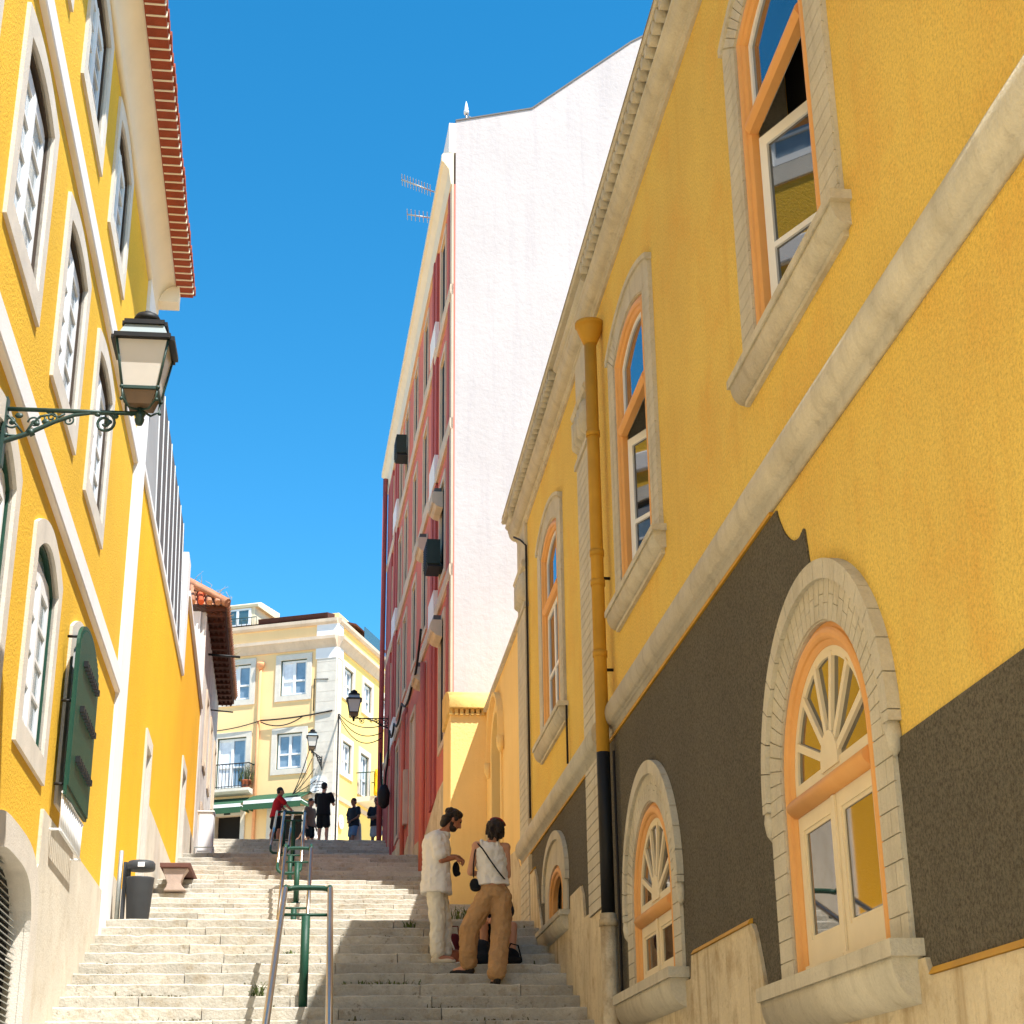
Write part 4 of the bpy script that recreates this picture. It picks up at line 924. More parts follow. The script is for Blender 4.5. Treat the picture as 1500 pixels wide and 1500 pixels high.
# ------------------------------------------------------------------ street lamps
def scroll(c, ex, r0, turns, start, n=26, dirn=1):
    pts = []
    for i in range(n+1):
        f = i/n; a = start+dirn*2*pi*turns*f; r = r0*(1-.82*f); pts.append(c+ex*(r*math.cos(a))+V((0, 0, r*math.sin(a))))
    return pts
def street_lamp(pos, k, L, ex, label, iron=GRM):
    """pos: point of the bracket bar under the lantern; ex: unit vector from lantern back to the wall"""
    pos = V(pos); ex = V(ex).normalized()
    t = thing('street_lamp', label, 'street lamp', pos, 'wall lanterns on scroll brackets')
    def W(a, z): return pos+ex*a+V((0, 0, z))
    m = MB()
    m.tube([W(-.04*k, 0), W(L, .0)], .017*k, 0, 8)
    arm = [W(.34*k, -.01*k), W(.46*k, -.03*k), W(.60*k, -.09*k), W(.78*k, -.19*k), W(.95*k, -.26*k), W(1.05*k, -.29*k), W(L, -.36*k)]
    cv = []
    for i in range(len(arm)-1): cv += [arm[i].lerp(arm[i+1], j/3) for j in range(3)]
    m.tube(cv+[arm[-1]], [(.012+.014*i/len(cv))*k for i in range(len(cv)+1)], 0, 8)
    m.tube([W(.40*k, -.012*k), W(.33*k, -.012*k)]+scroll(W(.245*k, -.085*k), ex, .078*k, 1.6, pi*.6, dirn=1), .011*k, 0, 6)
    m.tube(scroll(W(.62*k, -.055*k), ex, .05*k, 1.5, 0, dirn=-1), .008*k, 0, 6)
    m.tube([W(.53*k, -.02*k), W(.57*k, -.05*k), W(.60*k, -.045*k), W(.66*k, -.012*k)], .008*k, 0, 6)
    m.tube([W(.80*k, -.2*k), W(.76*k, -.12*k), W(.70*k, -.05*k), W(.62*k, -.03*k)], .009*k, 0, 6)
    m.tube([W(.80*k, -.2*k), W(.88*k, -.1*k), W(.94*k, -.04*k), W(1.0*k, -.02*k)], .009*k, 0, 6)
    m.tube(scroll(W(1.02*k, -.12*k), ex, .085*k, 1.5, pi*.2, dirn=-1), .011*k, 0, 6)
    m.tube(scroll(W(1.17*k, -.13*k), ex, .07*k, 1.4, pi, dirn=1), .010*k, 0, 6)
    m.tube([W(.82*k, -.215*k), W(.95*k, -.20*k), W(1.05*k, -.17*k), W(1.12*k, -.2*k), W(1.25*k, -.25*k)], .009*k, 0, 6)
    m.tube(scroll(W(.50*k, -.075*k), ex, .04*k, 1.4, pi*.5, dirn=1), .007*k, 0, 6); m.tube(scroll(W(.90*k, -.10*k), ex, .05*k, 1.4, pi*1.2, dirn=1), .008*k, 0, 6); m.tube(scroll(W(.74*k, -.10*k), ex, .045*k, 1.3, 0, dirn=1), .007*k, 0, 6); m.tube(scroll(W(1.12*k, -.24*k), ex, .05*k, 1.3, .5, dirn=-1), .008*k, 0, 6)
    for a, z in ((.80, -.20), (.72, -.11), (.89, -.10), (.30, -.02), (.17, -.03), (.98, -.04), (1.1, -.08), (.93, -.205), (1.2, -.06)):
        m.ball(W(a*k, z*k), (.022*k, .016*k, .018*k), 0, 8, 6)
    for a, z in ((.85, -.05), (.66, -.09), (.22, -.075), (1.05, -.21)): m.ball(W(a*k, z*k), (.03*k, .012*k, .022*k), 0, 8, 5)
    for a in (.74, 1.02): m.tube([W(a*k, -.27*k+.1*k*(a < .9)), W(a*k+.03*k, -.29*k+.1*k*(a < .9))], .03*k, 0, 8)
    m.box(W(L, -.45*k)-V((.012, .04*k, 0)), W(L, .08*k)+V((.012, .04*k, 0))); m.build('bracket', iron, t)
    m = MB(); c = (pos.x, pos.y); z0 = pos.z
    def Z(z): return z0+z*k
    m.lathe(pos, [(.0, -.095*k), (.022*k, -.09*k), (.034*k, -.06*k), (.036*k, -.045*k), (.028*k, -.03*k), (.036*k, -.022*k), (.02*k, 0), (.02*k, .05*k)], 0, 12)
    hw0, hw1 = .125*k, .185*k; zb, zt = .15, .52
    for sx in (-1, 1):
        for sy in (-1, 1):
            m.tube([V((c[0]+sx*hw0, c[1]+sy*hw0, Z(zb))), V((c[0]+sx*hw1, c[1]+sy*hw1, Z(zt)))], .010*k, 0, 6)
            m.tube([V((c[0]+sx*hw0, c[1]+sy*hw0, Z(.15))), V((c[0]+sx*hw0*.95, c[1]+sy*hw0*.95, Z(.07))), V((c[0]+sx*hw0*.55, c[1]+sy*hw0*.55, Z(.015))), V((c[0], c[1], Z(.03)))], .009*k, 0, 6)
            m.ball((c[0]+sx*hw0*1.03, c[1]+sy*hw0*1.03, Z(.155)), .016*k, 0, 8, 6); m.ball((c[0]+sx*hw0*1.0, c[1]+sy*hw0*1.0, Z(.06)), .014*k, 0, 8, 6)
    def ringsq(h, z, w_, hh):
        for sg in (-1, 1):
            m.box((c[0]-h, c[1]+sg*h-w_, Z(z)), (c[0]+h, c[1]+sg*h+w_, Z(z)+hh)); m.box((c[0]+sg*h-w_, c[1]-h+w_, Z(z)), (c[0]+sg*h+w_, c[1]+h-w_, Z(z)+hh))
    ringsq(hw0, .142, .010*k, .022*k)
    m.build('lantern_frame', iron, t)
    m = MB(); ringsq(hw1+.018*k, .515, .024*k, .035*k); ringsq(.145*k, .655, .018*k, .035*k)
    m.frustum(c, .29*k, .26*k, Z(.69), Z(.705)); m.lathe((c[0], c[1], Z(.705)), [(.06*k, 0), (.055*k, .02*k), (.095*k, .04*k), (.10*k, .06*k), (.085*k, .09*k), (.03*k, .115*k), (.03*k, .125*k), (0, .13*k)], 0, 16)
    m.build('hood_bands', BLK, t)
    m = MB(); m.frustum(c, hw0*2-.012*k, hw1*2-.012*k, Z(zb), Z(zt)); m.build('lantern_glass', FRG, t)
    m = MB(); m.frustum(c, .36*k, .28*k, Z(.552), Z(.654)); m.build('hood_glass', FRG2, t)
    m = MB(); m.frustum(c, .17*k, hw0*2-.02*k, Z(.045), Z(.145)); m.build('lantern_base', mat('lamp_base_brown', (120, 98, 76), .6, .1, 6) if 'lamp_base_brown' not in MATS else MATS['lamp_base_brown'], t)
    return t
lp_ = ony(205, 606, 11.0)
street_lamp(lp_, 1.0, lp_.x-leftx(11)-.03, (-1, 0, 0), 'large grey-green wall lantern with pale panes on a scroll bracket at the left edge, nearest')
e = ony(518, 1052, 43.2); street_lamp(e, .95, (P2(15, 0).x-e.x)-.05, (1, .0, 0), 'dark wall lantern on a scroll bracket reaching left from the red building', BLK)
e = ony(457, 1100, 57.0); tgt = FBL.P(.45, e.z, .05); d = tgt-e; street_lamp(e, .95, 1.15, (d.x, d.y, 0), 'far wall lantern on the grey stone corner of the peach house', BLK)
# ------------------------------------------------------------------ handrails
def handrail(ya, yb_, x, w, za, zb_, posts, label, foot):
    t = thing('handrail', label, 'handrail', (x, ya, floor_z(ya)), 'double handrails up the middle of the stairs')
    sl = (zb_-za)/(yb_-ya); f = lambda y: za+sl*(y-ya)
    m = MB()
    for sx in (-1, 1): m.tube([(x+sx*w/2, ya, f(ya)), (x+sx*w/2, yb_, f(yb_))], .030, 0, 12)
    m.build('rail', STE, t)
    for yy, dr in ((ya, -1), (yb_, 1)):
        m = MB(); z = f(yy); pts = [(x-w/2, yy, z)]
        drop = .30
        pts = []
        for sx in (-1, 1):
            side = [(x+sx*w/2, yy, z), (x+sx*w/2, yy+dr*.12, z+sl*dr*.12-.012), (x+sx*w/2*.98, yy+dr*.2, z+sl*dr*.15-.05 if dr < 0 else z+sl*.2-.02), (x+sx*w/2*.93, yy+dr*.24, z-(.16 if dr < 0 else -.035)), (x+sx*w/2*.7, yy+dr*.255, z-(.2 if dr < 0 else -.05)), (x+sx*w*.15, yy+dr*.26, z-(.215 if dr < 0 else -.055))]
            pts = pts+side[::1] if sx < 0 else pts+side[::-1]
        m.tube(pts, .029, 0, 10); m.build('end_hoop', GRN, t)
    for yy in posts:
        m = MB(); zt = f(yy)-.05; m.tube([(x, yy, foot(yy)-.02), (x, yy, zt)], .043, 0, 12); m.tube([(x, yy, foot(yy)), (x, yy, foot(yy)+.03)], .08, 0, 12); p_ = m.build('post', GRN, t)
        m = MB(); m.tube([(x-w/2, yy, zt+.012), (x+w/2, yy, zt+.012)], .016, 0, 8)
        for sx in (-1, 1): m.tube([(x+sx*w/2, yy, zt), (x+sx*w/2, yy, zt+.04)], .02, 0, 8)
        m.build('crossbar', GRN, p_)
    return t
handrail(8.6, 17.75, -.16, .478, -.66, 2.67, (9.6, 12.0, 16.75), 'near double handrail with steel rails and dark green post low on the stairs', floor_z)
handrail(24.25, 27.05, -.42, .42, 3.14, 4.72, (24.9, 26.6), 'second double handrail going up beyond the near one', floor_z)
handrail(30.2, 33.4, -.62, .42, 5.0, 6.55, (30.8, 33.0), 'third double handrail at the upper flight in shade', floor_z)
handrail(39.2, 43.2, -1.05, .42, 6.9, 8.5, (40, 42.8), 'highest and farthest double handrail below the plaza', floor_z)
# ------------------------------------------------------------------ bin, bench, cabinet, bollard
bx, by = -2.24, 20.75; bz = floor_z(by)
t = thing('litter_bin', 'dark grey litter bin with a hooded lid strapped to a galvanised pole', 'litter bin', (bx, by, bz))
m = MB(); m.lathe((bx, by, bz+.03), [(.13, 0), (.135, .01), (.172, .5), (.175, .52), (.16, .52), (.13, .1)], 0, 20); m.build('body', BIN, t)
m = MB(); m.lathe((bx, by, bz+.64), [(.165, 0), (.175, .02), (.175, .08), (.15, .11), (.05, .125)], 0, 20); m.build('lid', BIN, t)
m = MB(); m.box((bx-.21, by-.03, bz+.03), (bx-.165, by+.05, bz+.74)); m.box((bx-.17, by-.02, bz+.5), (bx-.12, by+.04, bz+.7)); m.build('strap', BIN, t)
m = MB(); m.tube([(bx-.25, by, bz), (bx-.25, by, bz+.88)], .028, 0, 10); m.build('pole', GAL, t)
m = MB(); m.box((bx-.02, by-.182, bz+.66), (bx+.06, by-.174, bz+.715)); m.build('sticker', WPT, t)
b0 = ony(256, 1304, 27.0)
t = thing('stone_bench', 'small stone bench with a red-brown top and a tapered waisted pedestal by the left wall', 'bench', b0)
m = MB(); fa = Fr((b0.x, b0.y, 0), (1, 0, 0), (0, -1, 0))
m.prism(fa, [(-.17, b0.z-.02), (.19, b0.z-.02), (.12, b0.z+.05), (.09, b0.z+.10), (.13, b0.z+.22), (.20, b0.z+.33), (-.20, b0.z+.33), (-.17, b0.z+.22), (-.12, b0.z+.10), (-.13, b0.z+.04)], -.12, .12); m.build('pedestal', BNC, t, .01)
m = MB(); m.prism(fa, [(-.17, b0.z-.02), (.19, b0.z-.02), (.12, b0.z+.05), (.09, b0.z+.10), (.13, b0.z+.22), (.20, b0.z+.33), (-.20, b0.z+.33), (-.17, b0.z+.22), (-.12, b0.z+.10), (-.13, b0.z+.04)], -1.3, -1.06); m.build('pedestal', BNC, t, .01)
m = MB(); m.prism(fa, [(-.24, b0.z+.335), (.23, b0.z+.335), (.24, b0.z+.41), (-.25, b0.z+.41)], -1.4, .17); m.build('top', BNT, t, .01)
cx0 = ony(287, 1250, 36.2); cx1 = ony(310, 1250, 36.2); czt = cx0.z+.88
t = thing('utility_cabinet', 'pale grey utility cabinet on a hooped stand against the old white house', 'cabinet', ((cx0.x+cx1.x)/2, 36.3, 5.85))
m = MB(); m.box((cx0.x, 36.15, cx0.z), (cx1.x, 36.6, czt)); m.box((cx0.x-.02, 36.12, czt+.002), (cx1.x+.02, 36.62, czt+.04)); m.build('body', CAB, t, .012)
m = MB(); m.box((cx0.x+.03, 36.135, cx0.z+.05), (cx1.x-.03, 36.149, czt-.04)); m.build('door', CAB, t)
m = MB(); m.box((cx0.x+.02, 36.2, 5.85), (cx1.x-.02, 36.55, cx0.z-.002)); m.build('plinth', BGS, t)
m = MB(); m.tube([(cx0.x-.02, 35.9, 5.86), (cx0.x-.02, 35.9, cx0.z+.08), (cx1.x+.05, 35.9, cx0.z+.08), (cx1.x+.1, 35.9, 5.86)], .018, 0, 6); m.build('hoop', GAL, t)
q = ony(520, 1236, 46.3); gz = 7.9
m = MB(); m.lathe((q.x, q.y, gz), [(.20, 0), (.19, .3), (.16, .85), (.16, .88), (.13, .92), (.125, .99), (.09, 1.06), (.0, 1.1)], 0, 16)
tag(m.build('stone_bollard', STL), 'round-headed pale stone bollard at the top of the stairs', 'bollard')
# yellow cloth on balcony
m = MB(); n = 10; pts = []
for i in range(n+1):
    for j in range(7): pts.append(FBR.P(2.30+.55*i/n*.4, 12.45+.95-.95*j/6, .80+.05*math.sin(i*1.9+j*.5)))
m.add(pts, [(i*7+j, i*7+j+1, (i+1)*7+j+1, (i+1)*7+j) for i in range(n) for j in range(6)], 0, True)
cl = m.build('hanging_cloth', YCL); tag(cl, 'bright yellow cloth hung over the end of the green balcony railing', 'cloth'); sm = cl.modifiers.new('thick', 'SOLIDIFY'); sm.thickness = .03
# ------------------------------------------------------------------ plants
def weed(c, n, r, h, seed, mt):
    rn = random.Random(seed); m = MB(); c = V(c)
    for i in range(n):
        a = rn.uniform(0, 2*pi); rr = r*math.sqrt(rn.random()); b = c+V((rr*math.cos(a), rr*math.sin(a)*.6, 0)); L = h*rn.uniform(.4, 1); lean = V((rn.uniform(-.5, .5), rn.uniform(-.5, .2), 0))*L
        t1 = b+lean*.4+V((0, 0, L*.6)); t2 = b+lean+V((0, 0, L)); s = V((rn.uniform(-1, 1), rn.uniform(-1, 1), 0)).normalized()*.006*rn.uniform(.7, 2)
        m.add([b-s, b+s, t1+s*.9, t1-s*.9, t2], [(0, 1, 2, 3), (3, 2, 4)])
        for q in range(3):
            pq = b.lerp(t2, rn.uniform(.3, 1)); sz = rn.uniform(.008, .022); u = V((rn.uniform(-1, 1), rn.uniform(-1, 1), rn.uniform(-.3, .6))).normalized()*sz; v_ = V((rn.uniform(-1, 1), rn.uniform(-1, 1), rn.uniform(-.5, .5))).normalized()*sz*.5
            m.add([pq, pq+u*.5+v_, pq+u, pq+u*.5-v_], [(0, 1, 2, 3)])
    return m
wl_ = [((20, 1490), 2.0, 60, .2, .26, 'bushy green weed at the foot of the left wall in the bottom corner', -1), ((83, 1420), 0, 40, .07, .12, 'green moss tuft in the step corner under the left stone base', 3), ((378, 1455), 0, 26, .08, .18, 'leafy weed in the sunlit step under the left handrail', 2), ((432, 1398), 0, 44, .16, .08, 'low green tuft behind the near green post', 6), ((560, 1424), 0, 90, .45, .07, 'long dark mossy line of weeds across the shaded step', 3), ((600, 1366), 0, 30, .06, .12, 'small weed at the shadow edge left of the man in white', 9)]
for (px, py), _, n, r, h, lb, k in wl_:
    if k < 0: p = V((leftx(15.3)+.14, 15.3, 1.0)); p = V((leftx(15.0)+.15, 15.0, floor_z(15.0)))
    else:
        y, z = f1(k); y += .40 if k < 9 else .2; p = ony(px, py, y); p.z = z if k < 10 else 2.697
    tag(weed(p, n, r, h, k+n, LEAF if 'dry' not in lb else LEAD).build('weed', LEAF if 'dry' not in lb else LEAD), lb, 'weed', 'weeds growing in the stairs')
for px, py, y, n, r, h, lb in ((283, 1268, 30.6, 60, .2, .35, 'dry grass against the foot of the left wall below the cabinet'), (335, 1281, 31.5, 60, .35, .12, 'patch of weeds on the sunlit upper steps left of the shadow'), (678, 1312, 25.6, 50, .2, .25, 'green weeds at the foot of the annex wall behind the man')):
    p = ony(px, py, y); p.z = floor_z(y); tag(weed(p, n, r, h, int(px), LEAF if 'green' in lb else LEAD).build('weed', LEAF if 'green' in lb else LEAD), lb, 'weed', 'weeds growing in the stairs')
bp = FBL.P(3.3, 12.46, .25)
t = thing('potted_plant', 'bushy potted plant behind the black balcony railing of the peach house', 'plant', bp)
m = MB(); m.lathe(bp, [(.13, 0), (.18, .25), (.2, .28), (.17, .28)], 0, 12); m.build('pot', POT, t)
weed(bp+V((0, 0, .25)), 70, .28, .75, 5, LEAF).build('foliage', LEAF, t)
m = MB()

# moss and litter of weeds along the step joints: one ground cover
rn = random.Random(21); mo = MB()
for k in range(-4, 10):
    y, z = f1(k); yb2 = y+.44-.012
    for _ in range(rn.randint(2, 5)):
        xc = rn.uniform(leftx(y)+.1, RX-.1); L = rn.uniform(.05, .5); n = int(26*L/.3)+6
        for i in range(n):
            x = xc+rn.gauss(0, L/2)
            if not leftx(y)+.02 < x < RX-.05: continue
            h = rn.uniform(.01, .045)*(1.8 if rn.random() < .08 else 1); b = V((x, yb2-rn.uniform(0, .03), z)); s = V((rn.uniform(.006, .018), 0, 0)); tp = b+V((rn.uniform(-.02, .02), rn.uniform(-.015, .005), h))
            mo.add([b-s, b+s, tp+s*.4, tp-s*.4], [(0, 1, 2, 3)])
mo = mo.build('moss', mat('dark_moss', (92, 88, 60), .95, .3, 12)); mo['kind'] = 'stuff'; mo['label'] = 'dark moss and tiny weeds in the joints of the lower steps'
# ------------------------------------------------------------------ people
SKIN = mat('skin', (196, 142, 112), .6, .06, 6, spec=.35)
SKN2 = mat('sunburnt_skin', (170, 112, 84), .6, .06, 6, spec=.35)
SKND = mat('brown_skin', (136, 94, 72), .6, .06, 6)
HAIR = mat('dark_brown_hair', (38, 28, 22), .55, .2, 30, bump=.6, bscale=60, stretch=(1, 1, .3))
CWHT = mat('white_cotton', (228, 222, 212), .9, .04, 8, bump=.3, bscale=60)
CSHR = mat('off_white_shirt', (226, 220, 210), .9, .04, 5, bump=.3, bscale=70)
CBGE = mat('pale_linen_trousers', (222, 214, 194), .9, .06, 6, bump=.3, bscale=60)
CTAN = mat('tan_corduroy', (178, 138, 94), .9, .08, 6, bump=.4, bscale=70)
CBLK = mat('black_cloth', (22, 22, 25), .9, .1, 8)
CNVY = mat('dark_navy_cloth', (36, 40, 48), .9, .1, 8)
CRED = mat('red_cloth', (170, 22, 30), .9, .1, 8)
CDEN = mat('blue_denim', (92, 118, 146), .9, .1, 8)
CGRY = mat('pale_grey_cloth', (172, 180, 184), .9, .06, 8)
SHOE = mat('dark_shoe', (30, 26, 24), .6, .1, 8)
SHOW = mat('cream_canvas_shoe', (205, 192, 168), .8, .06, 8)
LTH = mat('brown_leather', (150, 82, 48), .6, .15, 8)
MRN = mat('maroon_fabric', (90, 28, 34), .85, .12, 8)
EYEW = mat('eye_dark', (52, 42, 36), .3, 0)
FOLD = bpy.data.textures.new('cloth_folds', 'CLOUDS'); FOLD.noise_scale = .075; FOLD.noise_depth = 2
class Blob(MB):
    def ell(s, c, ax, seg=14, rings=10):
        c = V(c); a, b, d = [V(q) for q in ax]
        P = []
        for i in range(rings+1):
            t = pi*i/rings
            for j in range(seg): f = 2*pi*j/seg; P.append(c+a*(math.sin(t)*math.cos(f))+b*(math.sin(t)*math.sin(f))-d*math.cos(t))
        s.add(P, [(i*seg+j, i*seg+(j+1) % seg, (i+1)*seg+(j+1) % seg, (i+1)*seg+j) for i in range(rings) for j in range(seg)], 0, True)
    def sph(s, c, r): s.ell(c, ((r, 0, 0), (0, r, 0), (0, 0, r)), 12, 8)
    def cap(s, a, b, ra, rb):
        a = V(a); b = V(b); n = 5; s.tube([a.lerp(b, i/n) for i in range(n+1)], [ra+(rb-ra)*i/n for i in range(n+1)], 0, 12); s.sph(a, ra); s.sph(b, rb)
    def ecap(s, a, b, wa, wb, side, fwd, da, db, n=6):
        """tapered body section with an elliptical cut: widths along side, depths along fwd"""
        a = V(a); b = V(b); side = V(side).normalized(); fwd = V(fwd).normalized(); up = (b-a).normalized()
        seg = 16; P = []
        for i in range(n+1):
            f = i/n; c = a.lerp(b, f)
            for j in range(seg): t = 2*pi*j/seg; P.append(c+side*((wa+(wb-wa)*f)*math.cos(t))+fwd*((da+(db-da)*f)*math.sin(t)))
        s.add(P, [(i*seg+j, i*seg+(j+1) % seg, (i+1)*seg+(j+1) % seg, (i+1)*seg+j) for i in range(n) for j in range(seg)]+[tuple(range(seg))[::-1], tuple(range(n*seg, n*seg+seg))], 0, True)
    def fuse(s, name, m, parent, vox, smooth=4, folds=0):
        off = root_loc(parent); me = bpy.data.meshes.new(name); me.from_pydata([p-off for p in s.v], [], s.f); me.materials.append(m)
        b = bmesh.new(); b.from_mesh(me); bmesh.ops.remove_doubles(b, verts=b.verts, dist=1e-6); bmesh.ops.recalc_face_normals(b, faces=b.faces); b.to_mesh(me); b.free()
        o = bpy.data.objects.new(name, me); COL.objects.link(o)
        r = o.modifiers.new('r', 'REMESH'); r.mode = 'VOXEL'; r.voxel_size = vox; r.use_smooth_shade = True
        q = o.modifiers.new('s', 'SMOOTH'); q.iterations = smooth; q.factor = .5
        if folds:
            d = o.modifiers.new('d', 'DISPLACE'); d.texture = FOLD; d.strength = folds; d.mid_level = .5; d.texture_coords = 'LOCAL'
        bpy.context.view_layer.update(); dg = bpy.context.evaluated_depsgraph_get()
        nm = bpy.data.meshes.new_from_object(o.evaluated_get(dg)); o.modifiers.clear(); o.data = nm
        for p in nm.polygons: p.use_smooth = True
        if not nm.materials: nm.materials.append(m)
        o.parent = parent; return o
def hand(B, wr, d, nrm, k=1, curl=.9):
    """palm, four bent fingers of unequal length and a thumb from the side of the palm"""
    d = V(d).normalized(); n = V(nrm); n = (n-d*n.dot(d)).normalized(); s = d.cross(n)
    B.ell(wr+d*.045*k, (s*.040*k, n*.017*k, d*.052*k))
    for i, (o, L) in enumerate(((-.030, .066), (-.010, .076), (.010, .072), (.029, .056))):
        b = wr+d*.082*k+s*o*k; k1 = b+(d*math.cos(curl*.5)+n*math.sin(curl*.5))*L*.5*k; k2 = k1+(d*math.cos(curl*1.5)+n*math.sin(curl*1.5))*L*.5*k
        B.cap(b-d*.03*k, k1, .0095*k, .0088*k); B.cap(k1, k2, .0088*k, .0072*k)
    t0 = wr+d*.02*k-s*.03*k; t1 = t0+(d*.6-s*.6+n*.35).normalized()*.042*k; B.cap(t0, t1, .012*k, .0105*k); B.cap(t1, t1+(d*.8-s*.05+n*.4).normalized()*.034*k, .0105*k, .0085*k)
def figure(J, f, up, label, skin, top, bottom, hair, shoes, vox=.012, k=1, sleeve=.55, legs='long', hem=.10, twid=.17, tdep=.125, tight=1, group=None, hairstyle='short', beard=False, tank=False, legr=(.095, .075, .07), folds=.012):
    """J: joints in world space; f: facing of the chest; J['look'] facing of the head"""
    base = V(((J['anL'].x+J['anR'].x)/2, (J['anL'].y+J['anR'].y)/2, min(J['anL'].z, J['anR'].z)-.08))
    t = thing('person', label, 'person', base, group)
    f = V(f).normalized(); side = f.cross(zz).normalized()                      # side: to the figure's right
    look = V(J['look']).normalized(); hr = look.cross(V(up)).normalized(); hu = hr.cross(look).normalized()
    H = J['head']; B = Blob()
    # skull, jaw, nose, ears, neck
    B.ell(H+hu*.02*k-look*.008*k, (hr*.073*k, look*.092*k, hu*.098*k)); B.ell(H-hu*.055*k+look*.03*k, (hr*.055*k, look*.058*k, hu*.062*k)); B.ell(H-hu*.098*k+look*.062*k, (hr*.026*k, look*.024*k, hu*.022*k))
    B.cap(H+look*.088*k+hu*.018*k, H+look*.108*k-hu*.028*k, .009*k, .016*k); B.ell(H+look*.075*k+hu*.035*k, (hr*.05*k, look*.02*k, hu*.012*k))
    B.ell(H+look*.083*k-hu*.063*k, (hr*.024*k, look*.014*k, hu*.010*k))
    for s in (-1, 1): B.ell(H+hr*s*.077*k-hu*.008*k-look*.01*k, (hr*.011*k, look*.02*k, hu*.032*k))
    B.cap(J['neck'], H-hu*.05*k-look*.015*k, .055*k, .05*k)
    ch, pv = J['chest'], J['pelvis']; sp = (ch-pv).normalized()
    B.ecap(pv, ch, twid*.86*k, twid*.98*k, side, f, tdep*.85*k, tdep*.9*k); B.ell(ch+sp*.02, (side*twid*.95*k, f*tdep*.9*k, sp*.13*k)); B.ell(pv, (side*twid*.9*k, f*tdep*.95*k, sp*.12*k))
    B.cap(ch+sp*.09*k, J['neck'], .07*k, .056*k)
    for q in 'LR':
        B.cap(J['sh'+q], ch+sp*.07*k, .055*k, .07*k); B.cap(J['sh'+q], J['el'+q], .047*k, .038*k); B.cap(J['el'+q], J['wr'+q], .038*k, .026*k)
        hand(B, J['wr'+q], J.get('hd'+q, J['wr'+q]-J['el'+q]), J.get('hn'+q, f), k)
        B.cap(pv+(J['hip'+q]-pv)*.8, J['kn'+q], .075*k, .052*k); B.cap(J['kn'+q], J['an'+q], .050*k, .036*k)
        B.ell(J['kn'+q].lerp(J['an'+q], .3)-V(J['toe'+q]-J['an'+q]).normalized()*.015*k, ((.05*k, 0, 0), (0, .05*k, 0), (0, 0, .11*k)))
        B.cap(J['an'+q], J['toe'+q].lerp(J['an'+q], .3), .036*k, .035*k)
    B.fuse('body', skin, t, min(vox, .009), 3)
    E_ = MB()
    for s in (-1, 1): E_.ball(H+look*.079*k+hr*s*.031*k+hu*.016*k, .0105*k, 0, 8, 6)
    E_.build('eyes', EYEW, t)
    # top
    B = Blob(); g = .016*tight
    pv2 = pv-sp*hem*k
    B.ecap(pv2, pv+sp*.14*k, (twid+g*1.6)*k, (twid*.93+g)*k, side, f, (tdep+g*1.5)*k, (tdep*.92+g)*k); B.ecap(pv+sp*.13*k, ch+sp*.03*k, (twid*.93+g)*k, (twid*.98+g)*k, side, f, (tdep*.92+g)*k, (tdep*.93+g)*k)
    B.ell(ch+sp*.02, (side*(twid*.97+g)*k, f*(tdep*.93+g)*k, sp*(.125+g)*k))
    if not tank:
        B.cap(ch+sp*.09*k, J['neck']-sp*.035*k, .082*k, .066*k)
        for q in 'LR':
            e = J['sh'+q].lerp(J['el'+q], sleeve); B.cap(J['sh'+q], ch+sp*.05*k, .064*k+g*.3, .09*k); B.cap(J['sh'+q], e, .062*k+g*.4, .066*k+g*.7)
    else:
        for s in (-1, 1): B.cap(ch+sp*.05*k+side*s*.10*k, ch+sp*.155*k+side*s*.088*k, .03*k, .022*k); B.ell(ch+sp*.11*k+side*s*.09*k, (side*.022*k, f*.085*k, sp*.05*k))
    B.fuse('top', top, t, vox*.9, 5, folds)
    # trousers or shorts
    B = Blob(); B.ell(pv-sp*.02*k, (side*(twid*.95+.012)*k, f*(tdep+.014)*k, sp*.13*k))
    r0, r1, r2 = legr
    for q in 'LR':
        hp = pv+(J['hip'+q]-pv)*.9
        if legs == 'long':
            an = J['an'+q]+V((0, 0, .062)); B.cap(hp, J['kn'+q], r0*k, r1*k); B.cap(J['kn'+q], an, r1*k, r2*k)
        else:
            e = hp.lerp(J['kn'+q], .72); B.cap(hp, e, r0*k, (r0+.004)*k)
    B.fuse('trousers' if legs == 'long' else 'shorts', bottom, t, vox*.9, 4, folds)
    # hair
    B = Blob(); B.ell(H+hu*.035*k-look*.022*k, (hr*.083*k, look*.096*k, hu*.094*k)); B.ell(H-look*.055*k-hu*.02*k, (hr*.072*k, look*.05*k, hu*.07*k))
    rn = random.Random(int(H.x*1000) & 255)
    if hairstyle == 'wavy':
        for i in range(46):
            a = rn.uniform(-pi, pi); e = rn.uniform(-.75, 1.1); v = (hr*math.cos(a)*math.cos(e)+look*math.sin(a)*math.cos(e)*1.05+hu*math.sin(e))
            if v.dot(look) > .45 and v.dot(hu) < .55: continue
            B.sph(H+hu*.02*k-look*.025*k+v*.094*k, rn.uniform(.016, .032)*k)
        B.ell(H-look*.075*k-hu*.07*k, (hr*.078*k, look*.048*k, hu*.07*k))
    if hairstyle == 'bob':
        for i in range(60):
            a = rn.uniform(-pi, pi); e = rn.uniform(-1.25, 1.1); v = (hr*math.cos(a)*math.cos(e)+look*math.sin(a)*math.cos(e)+hu*math.sin(e)*1.15)
            if v.dot(look) > .35 and v.dot(hu) < .55: continue
            B.cap(H+hu*.015*k-look*.02*k+v*.090*k, H-hu*.05*k-look*.025*k+v*.100*k, .022*k, .012*k)
    if beard: 
        pass
    B.fuse('hair', hair, t, min(vox, .010), 2, .004)
